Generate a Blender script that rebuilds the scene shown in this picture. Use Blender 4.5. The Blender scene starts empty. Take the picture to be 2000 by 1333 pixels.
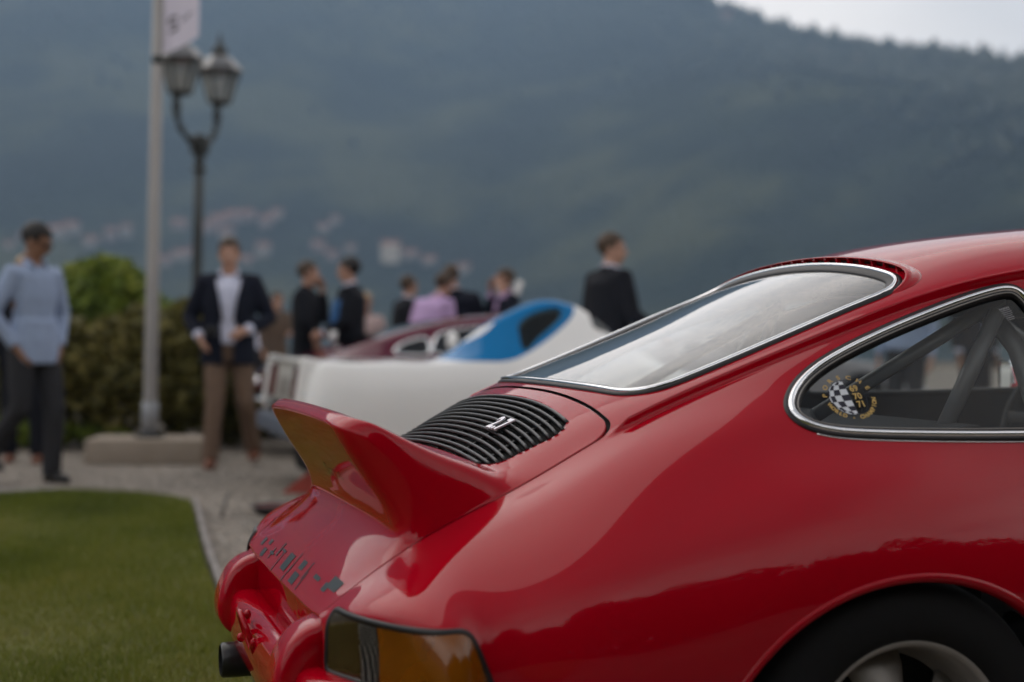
import bpy, bmesh, math, random
import numpy as np
from mathutils import Vector, Matrix

random.seed(7)
rng = np.random.default_rng(7)
R = math.radians
scn = bpy.context.scene
COL = scn.collection

# ---------------------------------------------------------------- camera
TH, CAMX, CAMY, CAMZ = 0.3152, -1.416, -2.967, 1.036
FPX, V0, ROLL = 2800.0, 660.5, 0.0075
cam_data = bpy.data.cameras.new('camera')
cam = bpy.data.objects.new('camera', cam_data)
COL.objects.link(cam)
cam_data.sensor_width = 36.0
cam_data.lens = FPX / 2000.0 * 36.0
cam_data.clip_start = 0.05
cam_data.clip_end = 20000
cam.location = (CAMX, CAMY, CAMZ)
PITCH = math.atan((666.5 - V0) / FPX)
cam.matrix_world = (Matrix.Translation(cam.location) @ Matrix.Rotation(-TH, 4, 'Z')
                    @ Matrix.Rotation(math.pi / 2 - PITCH, 4, 'X') @ Matrix.Rotation(ROLL, 4, 'Z'))
cam_data.dof.use_dof = True
cam_data.dof.focus_distance = 3.02
cam_data.dof.aperture_fstop = 1.75
cam_data.dof.aperture_blades = 9
scn.camera = cam

# ---------------------------------------------------------------- world, sun, exposure
SUN_EL, SUN_AZ = R(56), R(322)          # azimuth measured clockwise from +Y
world = bpy.data.worlds.new('World')
scn.world = world
world.use_nodes = True
wn, wl = world.node_tree.nodes, world.node_tree.links
wn.clear()
w_out = wn.new('ShaderNodeOutputWorld')
w_bg = wn.new('ShaderNodeBackground')
w_bg.inputs['Strength'].default_value = 0.1
sky = wn.new('ShaderNodeTexSky')
sky.sky_type = 'NISHITA'
sky.sun_disc = False
sky.sun_elevation = SUN_EL
sky.sun_rotation = SUN_AZ
sky.air_density = 1.0
sky.dust_density = 4.0
sky.ozone_density = 1.0
# soft-clouded overcast, bright in the horizon haze, darkened overhead to deepen the paint's reflections
tc = wn.new('ShaderNodeTexCoord')
sep = wn.new('ShaderNodeSeparateXYZ')
wl.new(tc.outputs['Generated'], sep.inputs[0])
mp = wn.new('ShaderNodeMapping')
mp.inputs['Scale'].default_value = (1.0, 1.0, 3.2)
wl.new(tc.outputs['Generated'], mp.inputs[0])
nz = wn.new('ShaderNodeTexNoise')
nz.inputs['Scale'].default_value = 2.3
nz.inputs['Detail'].default_value = 5.0
nz.inputs['Roughness'].default_value = 0.5
wl.new(mp.outputs[0], nz.inputs['Vector'])
mr = wn.new('ShaderNodeMapRange')
mr.inputs['From Min'].default_value = 0.28
mr.inputs['From Max'].default_value = 0.72
mr.inputs['To Min'].default_value = 0.70
mr.inputs['To Max'].default_value = 1.32
wl.new(nz.outputs['Fac'], mr.inputs['Value'])
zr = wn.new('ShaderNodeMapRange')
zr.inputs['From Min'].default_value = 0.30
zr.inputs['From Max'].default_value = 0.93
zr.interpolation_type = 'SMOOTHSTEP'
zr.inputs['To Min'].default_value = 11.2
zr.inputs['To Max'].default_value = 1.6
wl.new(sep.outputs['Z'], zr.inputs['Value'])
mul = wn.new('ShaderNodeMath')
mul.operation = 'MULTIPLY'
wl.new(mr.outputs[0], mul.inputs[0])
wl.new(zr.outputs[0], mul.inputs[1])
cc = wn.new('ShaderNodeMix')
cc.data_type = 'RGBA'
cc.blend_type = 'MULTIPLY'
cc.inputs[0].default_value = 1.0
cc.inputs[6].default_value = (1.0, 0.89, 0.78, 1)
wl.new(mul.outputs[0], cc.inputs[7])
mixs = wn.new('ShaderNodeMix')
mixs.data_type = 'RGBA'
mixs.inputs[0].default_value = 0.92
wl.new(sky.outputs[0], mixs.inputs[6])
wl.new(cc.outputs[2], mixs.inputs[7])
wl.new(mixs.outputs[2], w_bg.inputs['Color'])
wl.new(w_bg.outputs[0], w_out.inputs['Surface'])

sun_d = bpy.data.lights.new('sun', 'SUN')
sun_d.energy = 0.55
sun_d.angle = R(64)
sun_d.color = (1.0, 0.96, 0.9)
sun = bpy.data.objects.new('sun', sun_d)
COL.objects.link(sun)
sd = Vector((math.sin(SUN_AZ) * math.cos(SUN_EL), math.cos(SUN_AZ) * math.cos(SUN_EL), math.sin(SUN_EL)))
sun.rotation_euler = (-sd).to_track_quat('-Z', 'Y').to_euler()
sun.location = sd * 50

scn.view_settings.view_transform = 'Standard'
scn.view_settings.look = 'None'
scn.view_settings.exposure = 1.3
scn.view_settings.gamma = 1.0
scn.view_settings.use_curve_mapping = False
scn.render.engine = 'CYCLES'
scn.cycles.use_denoising = True
scn.cycles.max_bounces = 12
scn.cycles.transparent_max_bounces = 24
scn.cycles.volume_bounces = 0
scn.cycles.caustics_reflective = False
scn.cycles.caustics_refractive = False
scn.cycles.sample_clamp_indirect = 6.0

# ---------------------------------------------------------------- pixel -> place helpers (photo is 2000 x 1333)
_ct, _st = math.cos(TH), math.sin(TH)
def px_dir(u, v):
    du, dv = u - 1000.0, v - 666.5
    c, s = math.cos(ROLL), math.sin(ROLL)
    du, dv = c * du + s * dv, -s * du + c * dv
    a, b = du / FPX, -(dv - (V0 - 666.5)) / FPX
    return Vector((a * _ct + _st, -a * _st + _ct, b))
CAM = Vector((CAMX, CAMY, CAMZ))
def at_depth(u, v, d):
    return CAM + px_dir(u, v) * d
def on_ground(u, v, z=0.0):
    d = px_dir(u, v)
    return CAM + d * ((z - CAMZ) / d.z)
def ground_at(u, d):
    p = at_depth(u, V0, d)
    return Vector((p.x, p.y, 0.0))

# ---------------------------------------------------------------- scene-graph helpers
def tag(o, label=None, cat=None, group=None, kind=None):
    if label: o['label'] = label
    if cat: o['category'] = cat
    if group: o['group'] = group
    if kind: o['kind'] = kind
    return o
def empty(name, loc=(0, 0, 0), rz=0.0, parent=None):
    o = bpy.data.objects.new(name, None)
    COL.objects.link(o)
    o.location = loc
    o.rotation_euler = (0, 0, rz)
    o.empty_display_size = 0.2
    if parent: o.parent = parent
    return o
def mesh_obj(name, verts, faces, mat=None, parent=None, smooth=True, normals=None, mats=None, fmat=None):
    me = bpy.data.meshes.new(name)
    me.from_pydata([tuple(map(float, v)) for v in verts], [], [tuple(int(i) for i in f) for f in faces])
    for m in (mats or ([mat] if mat else [])):
        me.materials.append(m)
    if fmat is not None:
        me.polygons.foreach_set('material_index', np.asarray(fmat, dtype=np.int32))
    if smooth:
        me.polygons.foreach_set('use_smooth', np.ones(len(me.polygons), dtype=bool))
    me.update()
    if normals is not None:
        me.normals_split_custom_set_from_vertices([tuple(map(float, n)) for n in normals])
    o = bpy.data.objects.new(name, me)
    COL.objects.link(o)
    if parent: o.parent = parent
    return o
def obj_from_mesh(name, me, parent=None, loc=None, rot=None, mat=None):
    o = bpy.data.objects.new(name, me)
    COL.objects.link(o)
    if loc is not None: o.location = loc
    if rot is not None: o.rotation_euler = rot
    if parent: o.parent = parent
    return o
def fast_mesh(name, V, F, mat=None, parent=None, smooth=False, tint=None):
    """V (n,3) array, F (m,k) array of equal-sized faces"""
    V = np.asarray(V, dtype=np.float32); F = np.asarray(F, dtype=np.int32)
    me = bpy.data.meshes.new(name)
    me.vertices.add(len(V)); me.vertices.foreach_set('co', V.ravel())
    k = F.shape[1]
    me.loops.add(F.size); me.loops.foreach_set('vertex_index', F.ravel())
    me.polygons.add(len(F))
    me.polygons.foreach_set('loop_start', np.arange(0, F.size, k, dtype=np.int32))
    me.polygons.foreach_set('loop_total', np.full(len(F), k, dtype=np.int32))
    if smooth: me.polygons.foreach_set('use_smooth', np.ones(len(F), dtype=bool))
    if mat: me.materials.append(mat)
    if tint is not None:
        a = me.attributes.new('tint', 'FLOAT', 'FACE')
        a.data.foreach_set('value', np.asarray(tint, dtype=np.float32))
    me.update(calc_edges=True)
    o = bpy.data.objects.new(name, me)
    COL.objects.link(o)
    if parent: o.parent = parent
    return o

class MB:
    """collects simple shapes into one mesh"""
    def __init__(s): s.v, s.f = [], []
    def add(s, V, F):
        n = len(s.v); s.v += [tuple(p) for p in V]; s.f += [tuple(i + n for i in f) for f in F]; return s
    def box(s, c, d, M=None, bev=0.0):
        bm = bmesh.new(); bmesh.ops.create_cube(bm, size=1.0)
        for v in bm.verts: v.co = Vector((v.co.x * d[0], v.co.y * d[1], v.co.z * d[2]))
        if bev > 0: bmesh.ops.bevel(bm, geom=bm.edges[:], offset=bev, segments=2, affect='EDGES', profile=0.6)
        M = M or Matrix.Identity(4)
        V = [Vector(c) + (M @ v.co) for v in bm.verts]
        bm.verts.index_update()
        F = [[v.index for v in f.verts] for f in bm.faces]
        bm.free(); return s.add(V, F)
    def tube(s, pts, rad, n=12, caps=True, flat=1.0, ref=None):
        pts = [Vector(p) for p in pts]; m = len(pts)
        rad = [rad] * m if not hasattr(rad, '__len__') else list(rad)
        V, F = [], []
        for i, p in enumerate(pts):
            t = (pts[min(i + 1, m - 1)] - pts[max(i - 1, 0)]).normalized()
            if ref is not None: a = Vector(ref)
            elif i == 0: a = Vector((0, 0, 1)) if abs(t.z) < 0.9 else Vector((1, 0, 0))
            a = (a - t * a.dot(t)).normalized(); b = t.cross(a)
            for k in range(n):
                q = 2 * math.pi * k / n
                V.append(p + a * (rad[i] * math.cos(q)) + b * (rad[i] * flat * math.sin(q)))
        for i in range(m - 1):
            for k in range(n):
                F.append((i * n + k, i * n + (k + 1) % n, (i + 1) * n + (k + 1) % n, (i + 1) * n + k))
        if caps:
            F.append(tuple(range(n - 1, -1, -1))); F.append(tuple((m - 1) * n + k for k in range(n)))
        return s.add(V, F)
    def lathe(s, prof, n=32, M=None, a0=0.0, a1=2 * math.pi):
        """prof: (r, h) pairs about local Z"""
        M = M or Matrix.Identity(4); V, F = [], []; full = abs(a1 - a0 - 2 * math.pi) < 1e-6
        cnt = n if full else n + 1
        for r, h in prof:
            for k in range(cnt):
                q = a0 + (a1 - a0) * k / n
                V.append(M @ Vector((r * math.cos(q), r * math.sin(q), h)))
        for i in range(len(prof) - 1):
            for k in range(n):
                k2 = (k + 1) % cnt
                F.append((i * cnt + k, i * cnt + k2, (i + 1) * cnt + k2, (i + 1) * cnt + k))
        return s.add(V, F)
    def ell(s, c, r, n=12, m=8, M=None):
        V, F = [], []; M = M or Matrix.Identity(3)
        for i in range(m + 1):
            a = math.pi * i / m
            for k in range(n):
                q = 2 * math.pi * k / n
                V.append(Vector(c) + M @ Vector((r[0] * math.sin(a) * math.cos(q), r[1] * math.sin(a) * math.sin(q), r[2] * math.cos(a))))
        for i in range(m):
            for k in range(n):
                F.append((i * n + k, (i + 1) * n + k, (i + 1) * n + (k + 1) % n, i * n + (k + 1) % n))
        return s.add(V, F)
    def build(s, name, mat, parent=None, smooth=True, auto=None):
        o = mesh_obj(name, s.v, s.f, mat, parent, smooth)
        if auto:
            bm = bmesh.new(); bm.from_mesh(o.data)
            bmesh.ops.remove_doubles(bm, verts=bm.verts[:], dist=1e-5)
            for e in bm.edges:
                if len(e.link_faces) == 2 and e.calc_face_angle(0) > R(auto): e.smooth = False
            bm.to_mesh(o.data); bm.free()
        return o

# ---------------------------------------------------------------- materials
def nmat(name):
    m = bpy.data.materials.new(name); m.use_nodes = True
    return m, m.node_tree.nodes, m.node_tree.links, m.node_tree.nodes['Principled BSDF']
def simple(name, col, rough=0.5, metal=0.0, coat=0.0, noise=0.0, nscale=20.0, bump=0.0, spec=0.4, coords='Object'):
    m, n, l, b = nmat(name)
    b.inputs['Base Color'].default_value = (*col, 1)
    b.inputs['Roughness'].default_value = rough
    b.inputs['Metallic'].default_value = metal
    b.inputs['Coat Weight'].default_value = coat
    b.inputs['Coat Roughness'].default_value = 0.03
    b.inputs['Specular IOR Level'].default_value = spec
    if noise > 0 or bump > 0:
        t = n.new('ShaderNodeTexCoord'); z = n.new('ShaderNodeTexNoise')
        z.inputs['Scale'].default_value = nscale; z.inputs['Detail'].default_value = 6
        l.new(t.outputs[coords], z.inputs['Vector'])
        if noise > 0:
            r = n.new('ShaderNodeMapRange')
            r.inputs['To Min'].default_value = 1 - noise; r.inputs['To Max'].default_value = 1 + noise
            l.new(z.outputs['Fac'], r.inputs['Value'])
            x = n.new('ShaderNodeMix'); x.data_type = 'RGBA'; x.blend_type = 'MULTIPLY'; x.inputs[0].default_value = 1
            x.inputs[6].default_value = (*col, 1); l.new(r.outputs[0], x.inputs[7])
            l.new(x.outputs[2], b.inputs['Base Color'])
        if bump > 0:
            q = n.new('ShaderNodeBump'); q.inputs['Strength'].default_value = bump; q.inputs['Distance'].default_value = 0.01
            l.new(z.outputs['Fac'], q.inputs['Height']); l.new(q.outputs[0], b.inputs['Normal'])
    return m
def paint(name, col, rough=0.35, orange=0.0):
    """gloss car paint under clear coat, with faint dust and polishing variation"""
    m, n, l, b = nmat(name)
    b.inputs['Base Color'].default_value = (*col, 1)
    b.inputs['Coat Weight'].default_value = 1.0
    b.inputs['Coat Roughness'].default_value = 0.02
    b.inputs['Coat IOR'].default_value = 1.38
    b.inputs['Specular IOR Level'].default_value = 0.0
    t = n.new('ShaderNodeTexCoord'); z = n.new('ShaderNodeTexNoise')
    z.inputs['Scale'].default_value = 7; z.inputs['Detail'].default_value = 8; z.inputs['Roughness'].default_value = 0.65
    l.new(t.outputs['Object'], z.inputs['Vector'])
    r = n.new('ShaderNodeMapRange'); r.inputs['From Min'].default_value = 0.35; r.inputs['From Max'].default_value = 0.75
    r.inputs['To Min'].default_value = 0.012; r.inputs['To Max'].default_value = 0.05
    l.new(z.outputs['Fac'], r.inputs['Value']); l.new(r.outputs[0], b.inputs['Coat Roughness'])
    b.inputs['Roughness'].default_value = rough
    z2 = n.new('ShaderNodeTexNoise'); z2.inputs['Scale'].default_value = 3.0; z2.inputs['Detail'].default_value = 2
    l.new(t.outputs['Object'], z2.inputs['Vector'])
    q = n.new('ShaderNodeBump'); q.inputs['Strength'].default_value = 0.03; q.inputs['Distance'].default_value = 0.02
    l.new(z2.outputs['Fac'], q.inputs['Height']); l.new(q.outputs[0], b.inputs['Coat Normal'])
    return m
def glass(name, tint=(0.9, 0.93, 0.92), refl=1.0, rough=0.0):
    """single-sheet pane: tinted see-through plus Fresnel reflection"""
    m = bpy.data.materials.new(name); m.use_nodes = True
    n, l = m.node_tree.nodes, m.node_tree.links; n.clear()
    o = n.new('ShaderNodeOutputMaterial'); a = n.new('ShaderNodeBsdfTransparent'); g = n.new('ShaderNodeBsdfGlossy')
    a.inputs[0].default_value = (*tint, 1); g.inputs['Roughness'].default_value = rough
    mu = n.new('ShaderNodeMath'); mu.operation = 'MULTIPLY'; mu.inputs[1].default_value = 1.7 * refl; mu.use_clamp = True
    ge = n.new('ShaderNodeNewGeometry')
    # Fresnel of the outer face for rays from either side
    ab = n.new('ShaderNodeVectorMath'); ab.operation = 'DOT_PRODUCT'
    l.new(ge.outputs['Incoming'], ab.inputs[0]); l.new(ge.outputs['Normal'], ab.inputs[1])
    ac = n.new('ShaderNodeMath'); ac.operation = 'ABSOLUTE'; l.new(ab.outputs['Value'], ac.inputs[0])
    su = n.new('ShaderNodeMath'); su.operation = 'SUBTRACT'; su.inputs[0].default_value = 1.0; l.new(ac.outputs[0], su.inputs[1])
    po = n.new('ShaderNodeMath'); po.operation = 'POWER'; po.inputs[1].default_value = 5.0; l.new(su.outputs[0], po.inputs[0])
    ma = n.new('ShaderNodeMath'); ma.operation = 'MULTIPLY_ADD'; ma.inputs[1].default_value = 0.957; ma.inputs[2].default_value = 0.043
    l.new(po.outputs[0], ma.inputs[0]); l.new(ma.outputs[0], mu.inputs[0])
    mx = n.new('ShaderNodeMixShader'); l.new(mu.outputs[0], mx.inputs[0]); l.new(a.outputs[0], mx.inputs[1]); l.new(g.outputs[0], mx.inputs[2])
    l.new(mx.outputs[0], o.inputs['Surface'])
    return m

M = {}
M['red'] = paint('red_paint', (0.37, 0.0003, 0.009))
M['white_paint'] = paint('white_paint', (0.90, 0.895, 0.88))
M['blue_paint'] = paint('blue_paint', (0.004, 0.17, 0.42))
M['maroon'] = paint('maroon_paint', (0.095, 0.012, 0.028))
M['silver'] = paint('silver_paint', (0.30, 0.29, 0.30))
M['chrome'] = simple('chrome', (0.86, 0.86, 0.88), 0.07, 1.0)
M['rubber'] = simple('black_rubber', (0.010, 0.009, 0.011), 0.42, noise=0.2, nscale=60)
M['tyre'] = simple('tyre_rubber', (0.007, 0.007, 0.0075), 0.8, spec=.25, noise=0.25, nscale=40, bump=0.1)
M['blackplastic'] = simple('black_satin', (0.016, 0.016, 0.017), 0.33, noise=0.15, nscale=80)
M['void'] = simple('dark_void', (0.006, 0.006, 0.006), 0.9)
M['lining'] = simple('cabin_lining', (0.032, 0.032, 0.036), 0.75, noise=0.2, nscale=30)
M['cage'] = simple('cage_tube', (0.13, 0.13, 0.135), 0.32, noise=0.1)
M['rimgrey'] = simple('rim_grey', (0.33, 0.31, 0.29), 0.4, 0.35, noise=0.1, nscale=30)
M['rimdark'] = simple('rim_dark', (0.02, 0.02, 0.02), 0.45)
M['glass'] = glass('clear_glass', (0.86, 0.89, 0.89), .5)
M['glass_rear'] = glass('rear_glass', (0.82, 0.86, 0.86), 1.1)
M['glass_dark'] = glass('dark_glass', (0.22, 0.24, 0.26), 1.0)
M['gold'] = simple('gold_print', (0.50, 0.33, 0.10), 0.5)
M['black_print'] = simple('black_print', (0.008, 0.007, 0.02), 0.5)
M['white_print'] = simple('white_print', (0.62, 0.64, 0.68), 0.5)
M['teal_print'] = simple('teal_print', (0.010, 0.026, 0.034), 0.5, spec=.25)
M['green_print'] = simple('green_print', (0.05, 0.30, 0.05), 0.35, coat=1.0)

# ---------------------------------------------------------------- smooth body surfaces
def nat_spline(t, P):
    """natural cubic spline through P (n,d) at knots t; returns evaluator"""
    t = np.asarray(t, float); P = np.asarray(P, float); n = len(t)
    h = np.diff(t); A = np.zeros((n, n)); b = np.zeros((n, P.shape[1])); A[0, 0] = A[-1, -1] = 1
    for i in range(1, n - 1):
        A[i, i - 1] = h[i - 1]; A[i, i] = 2 * (h[i - 1] + h[i]); A[i, i + 1] = h[i]
        b[i] = 6 * ((P[i + 1] - P[i]) / h[i] - (P[i] - P[i - 1]) / h[i - 1])
    m = np.linalg.solve(A, b)
    def ev(x):
        x = np.asarray(x, float); i = np.clip(np.searchsorted(t, x, side='right') - 1, 0, n - 2)
        a = (t[i + 1] - x) / h[i]; c = (x - t[i]) / h[i]; hh = h[i]
        a_, c_, h_ = a[..., None], c[..., None], hh[..., None]
        return a_ * P[i] + c_ * P[i + 1] + ((a_ ** 3 - a_) * m[i] + (c_ ** 3 - c_) * m[i + 1]) * h_ ** 2 / 6
    return ev

class Loft:
    """rows[k][c] = (x, w, z): k from the centre line outward, c along the body; half body, mirrored in y"""
    def __init__(s, rows, sharpen=0.6):
        P = np.array(rows, float); s.K, s.C = P.shape[:2]
        Q = P.copy()
        G = s.ghost(P)
        B = (G[:-2] + 4 * G[1:-1] + G[2:]) / 6
        Q = P + sharpen * (P - B)
        Q[0, :, 1] = 0
        s.P = s.ghost(Q)                      # (K+2, C, 3)
        x = P[0, :, 0]; z = P[0, :, 2]
        d = np.sqrt(np.diff(x) ** 2 + np.diff(z) ** 2)
        s.t = np.concatenate([[0], np.cumsum(d)])
        s.sp = nat_spline(s.t, s.P.transpose(1, 0, 2).reshape(s.C, -1))
    @staticmethod
    def ghost(P):
        g0 = P[1:2].copy(); g0[..., 1] *= -1
        g1 = 2 * P[-1:] - P[-2:-1]
        return np.concatenate([g0, P, g1])
    def __call__(s, u, v):
        u = np.asarray(u, float); v = np.asarray(v, float); sg = np.sign(v); sg = np.where(sg == 0, 1, sg); v = np.abs(v)
        rows = s.sp(u).reshape(u.shape + (s.K + 2, 3))
        k = np.clip(np.floor(v).astype(int), 0, s.K - 2); f = (v - k)[..., None]
        idx = np.arange(u.size).reshape(u.shape)
        RR = rows.reshape(-1, s.K + 2, 3)
        g = lambda o: RR[idx, k + o]
        p = ((1 - f) ** 3 * g(0) + (3 * f ** 3 - 6 * f ** 2 + 4) * g(1) + (-3 * f ** 3 + 3 * f ** 2 + 3 * f + 1) * g(2) + f ** 3 * g(3)) / 6
        p = p.copy(); p[..., 1] *= -sg            # positive v = right-hand side = -y
        return p
    def normal(s, u, v, e=1e-4):
        du = s(np.clip(u + e, 0, s.t[-1]), v) - s(np.clip(u - e, 0, s.t[-1]), v)
        dv = s(u, np.asarray(v) + e) - s(u, np.asarray(v) - e)
        n = np.cross(du, dv); n /= np.linalg.norm(n, axis=-1, keepdims=True) + 1e-12
        return n

def grid_faces(a, b):
    i, j = np.meshgrid(np.arange(a - 1), np.arange(b - 1), indexing='ij')
    q = i * b + j
    return np.stack([q, q + b, q + b + 1, q + 1], -1).reshape(-1, 4)

class Skin:
    """points, normals, extra scalars and faces that can be cut along f = 0"""
    def __init__(s, P, N, F, X=None):
        s.P, s.N, s.X = np.asarray(P, float), np.asarray(N, float), (np.zeros((len(P), 0)) if X is None else np.asarray(X, float))
        s.F = [list(map(int, f)) for f in F]
    def cut(s, f, keep=1):
        """keep the part where keep*f > 0; returns (Skin, boundary loops as index lists)"""
        f = np.asarray(f, float) * keep
        f = np.where(np.abs(f) < 1e-7, 1e-7, f)
        P, N, X = list(s.P), list(s.N), list(s.X); new = {}; out = []; nxt = {}
        def ev(a, b):
            k = (a, b) if a < b else (b, a)
            if k not in new:
                t = f[a] / (f[a] - f[b])
                P.append(s.P[a] + t * (s.P[b] - s.P[a])); n = s.N[a] + t * (s.N[b] - s.N[a]); N.append(n / (np.linalg.norm(n) + 1e-12))
                X.append(s.X[a] + t * (s.X[b] - s.X[a])); new[k] = len(P) - 1
            return new[k]
        for F in s.F:
            sg = [f[i] > 0 for i in F]
            if all(sg): out.append(F); continue
            if not any(sg): continue
            poly = []; cutp = []
            for i in range(len(F)):
                a, b = F[i], F[(i + 1) % len(F)]
                if f[a] > 0: poly.append(a)
                if (f[a] > 0) != (f[b] > 0):
                    q = ev(a, b); poly.append(q); cutp.append((q, f[a] > 0))
            if len(poly) >= 3: out.append(poly)
            if len(cutp) == 2:
                # leaving point -> entering point
                a = [q for q, l in cutp if l][0]; b = [q for q, l in cutp if not l][0]
                nxt[a] = b
        loops = []; left = dict(nxt)
        starts = [a for a in left if a not in set(left.values())]
        while left:
            a = starts.pop() if starts else next(iter(left))
            if a not in left: continue
            lp = [a]
            while a in left:
                a = left.pop(a); lp.append(a)
                if a == lp[0]: break
            loops.append(lp)
        r = Skin(np.array(P), np.array(N), out, np.array(X).reshape(len(P), -1))
        return r, loops
    def clean(s):
        used = sorted({i for F in s.F for i in F}); m = {o: k for k, o in enumerate(used)}
        return Skin(s.P[used], s.N[used], [[m[i] for i in F] for F in s.F], s.X[used])
    def build(s, name, mat, parent=None, off=0.0, flip=False):
        c = s.clean()
        return mesh_obj(name, c.P + c.N * off, [f[::-1] for f in c.F] if flip else c.F, mat, parent, True, -c.N if flip else c.N)

def resample(P, N, closed, step, smooth=3):
    """even arc-length resample of a polyline with normals"""
    P, N = np.asarray(P), np.asarray(N)
    if closed and np.linalg.norm(P[0] - P[-1]) > 1e-9: P = np.vstack([P, P[:1]]); N = np.vstack([N, N[:1]])
    d = np.concatenate([[0], np.cumsum(np.linalg.norm(np.diff(P, axis=0), axis=1))])
    keep = np.concatenate([[True], np.diff(d) > 1e-9]); P, N, d = P[keep], N[keep], d[keep]
    n = max(8, int(round(d[-1] / step)))
    q = np.linspace(0, d[-1], n, endpoint=not closed)
    g = lambda A: np.stack([np.interp(q, d, A[:, i]) for i in range(3)], 1)
    p, m = g(P), g(N)
    for _ in range(smooth):
        for A in (p, m):
            if closed: A[:] = 0.5 * A + 0.25 * (np.roll(A, 1, 0) + np.roll(A, -1, 0))
            else: A[1:-1] = 0.5 * A[1:-1] + 0.25 * (A[:-2] + A[2:])
    return p, m / np.linalg.norm(m, axis=1, keepdims=True)

def sweep(name, P, N, closed, prof, mat, parent=None, inward=None, ends=True):
    """prof: closed list of (b, n): b towards the opening's middle, n along the outward normal"""
    P, N = np.asarray(P), np.asarray(N); m = len(P)
    if closed: T = np.roll(P, -1, 0) - np.roll(P, 1, 0)
    else: T = np.gradient(P, axis=0)
    T /= np.linalg.norm(T, axis=1, keepdims=True)
    B = np.cross(N, T); B /= np.linalg.norm(B, axis=1, keepdims=True)
    c = P.mean(0) if inward is None else np.asarray(inward)
    if np.sum((c - P) * B) < 0: B = -B
    k = len(prof); V = []
    for b, n in prof: V.append(P + B * b + N * n)
    V = np.stack(V, 1).reshape(-1, 3); F = []
    for i in range(m if closed else m - 1):
        j = (i + 1) % m
        for a in range(k):
            e = (a + 1) % k
            F.append((i * k + a, i * k + e, j * k + e, j * k + a))
    if not closed and ends:
        F.append(tuple(range(k))); F.append(tuple((m - 1) * k + a for a in range(k - 1, -1, -1)))
    o = mesh_obj(name, V, F, mat, parent, True)
    bm = bmesh.new(); bm.from_mesh(o.data); bmesh.ops.recalc_face_normals(bm, faces=bm.faces[:]); bm.to_mesh(o.data); bm.free()
    return o
def arc_prof(b0, b1, n0, h, k=6, base=-0.004):
    """half-round bead from b0 to b1, sitting at n0 and h high"""
    pts = [(b0 + (b1 - b0) * i / k, n0 + h * math.sin(math.pi * i / k) ** 0.7) for i in range(k + 1)]
    return pts + [(b1, n0 + base), (b0, n0 + base)]

def poly_sdf(x, y, pts):
    """signed distance (inside negative) of points to a closed polygon"""
    pts = np.asarray(pts, float); a = pts; b = np.roll(pts, -1, 0)
    x = np.asarray(x)[:, None]; y = np.asarray(y)[:, None]
    ex, ey = b[:, 0] - a[:, 0], b[:, 1] - a[:, 1]
    wx, wy = x - a[:, 0], y - a[:, 1]
    t = np.clip((wx * ex + wy * ey) / (ex * ex + ey * ey + 1e-12), 0, 1)
    d = np.sqrt((wx - ex * t) ** 2 + (wy - ey * t) ** 2).min(1)
    c = ((a[:, 1] > y) != (b[:, 1] > y)) & (x < ex * (y - a[:, 1]) / np.where(np.abs(ey) < 1e-12, 1e-12, ey) + a[:, 0])
    return np.where(c.sum(1) % 2 == 1, -d, d)
def smooth_closed(pts, n=160, it=0):
    """closed uniform Catmull-Rom through pts"""
    p = np.asarray(pts, float); m = len(p); out = []
    for i in range(m):
        p0, p1, p2, p3 = p[i - 1], p[i], p[(i + 1) % m], p[(i + 2) % m]
        for t in np.linspace(0, 1, max(2, n // m), endpoint=False):
            out.append(0.5 * (2 * p1 + (p2 - p0) * t + (2 * p0 - 5 * p1 + 4 * p2 - p3) * t * t + (3 * p1 - p0 - 3 * p2 + p3) * t ** 3))
    return np.array(out)
def rbox(a, b, r):
    """signed distance of the quadrant a<0, b<0 with its corner rounded"""
    qa, qb = a + r, b + r
    return np.minimum(np.maximum(qa, qb), 0) + np.hypot(np.maximum(qa, 0), np.maximum(qb, 0)) - r

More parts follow.
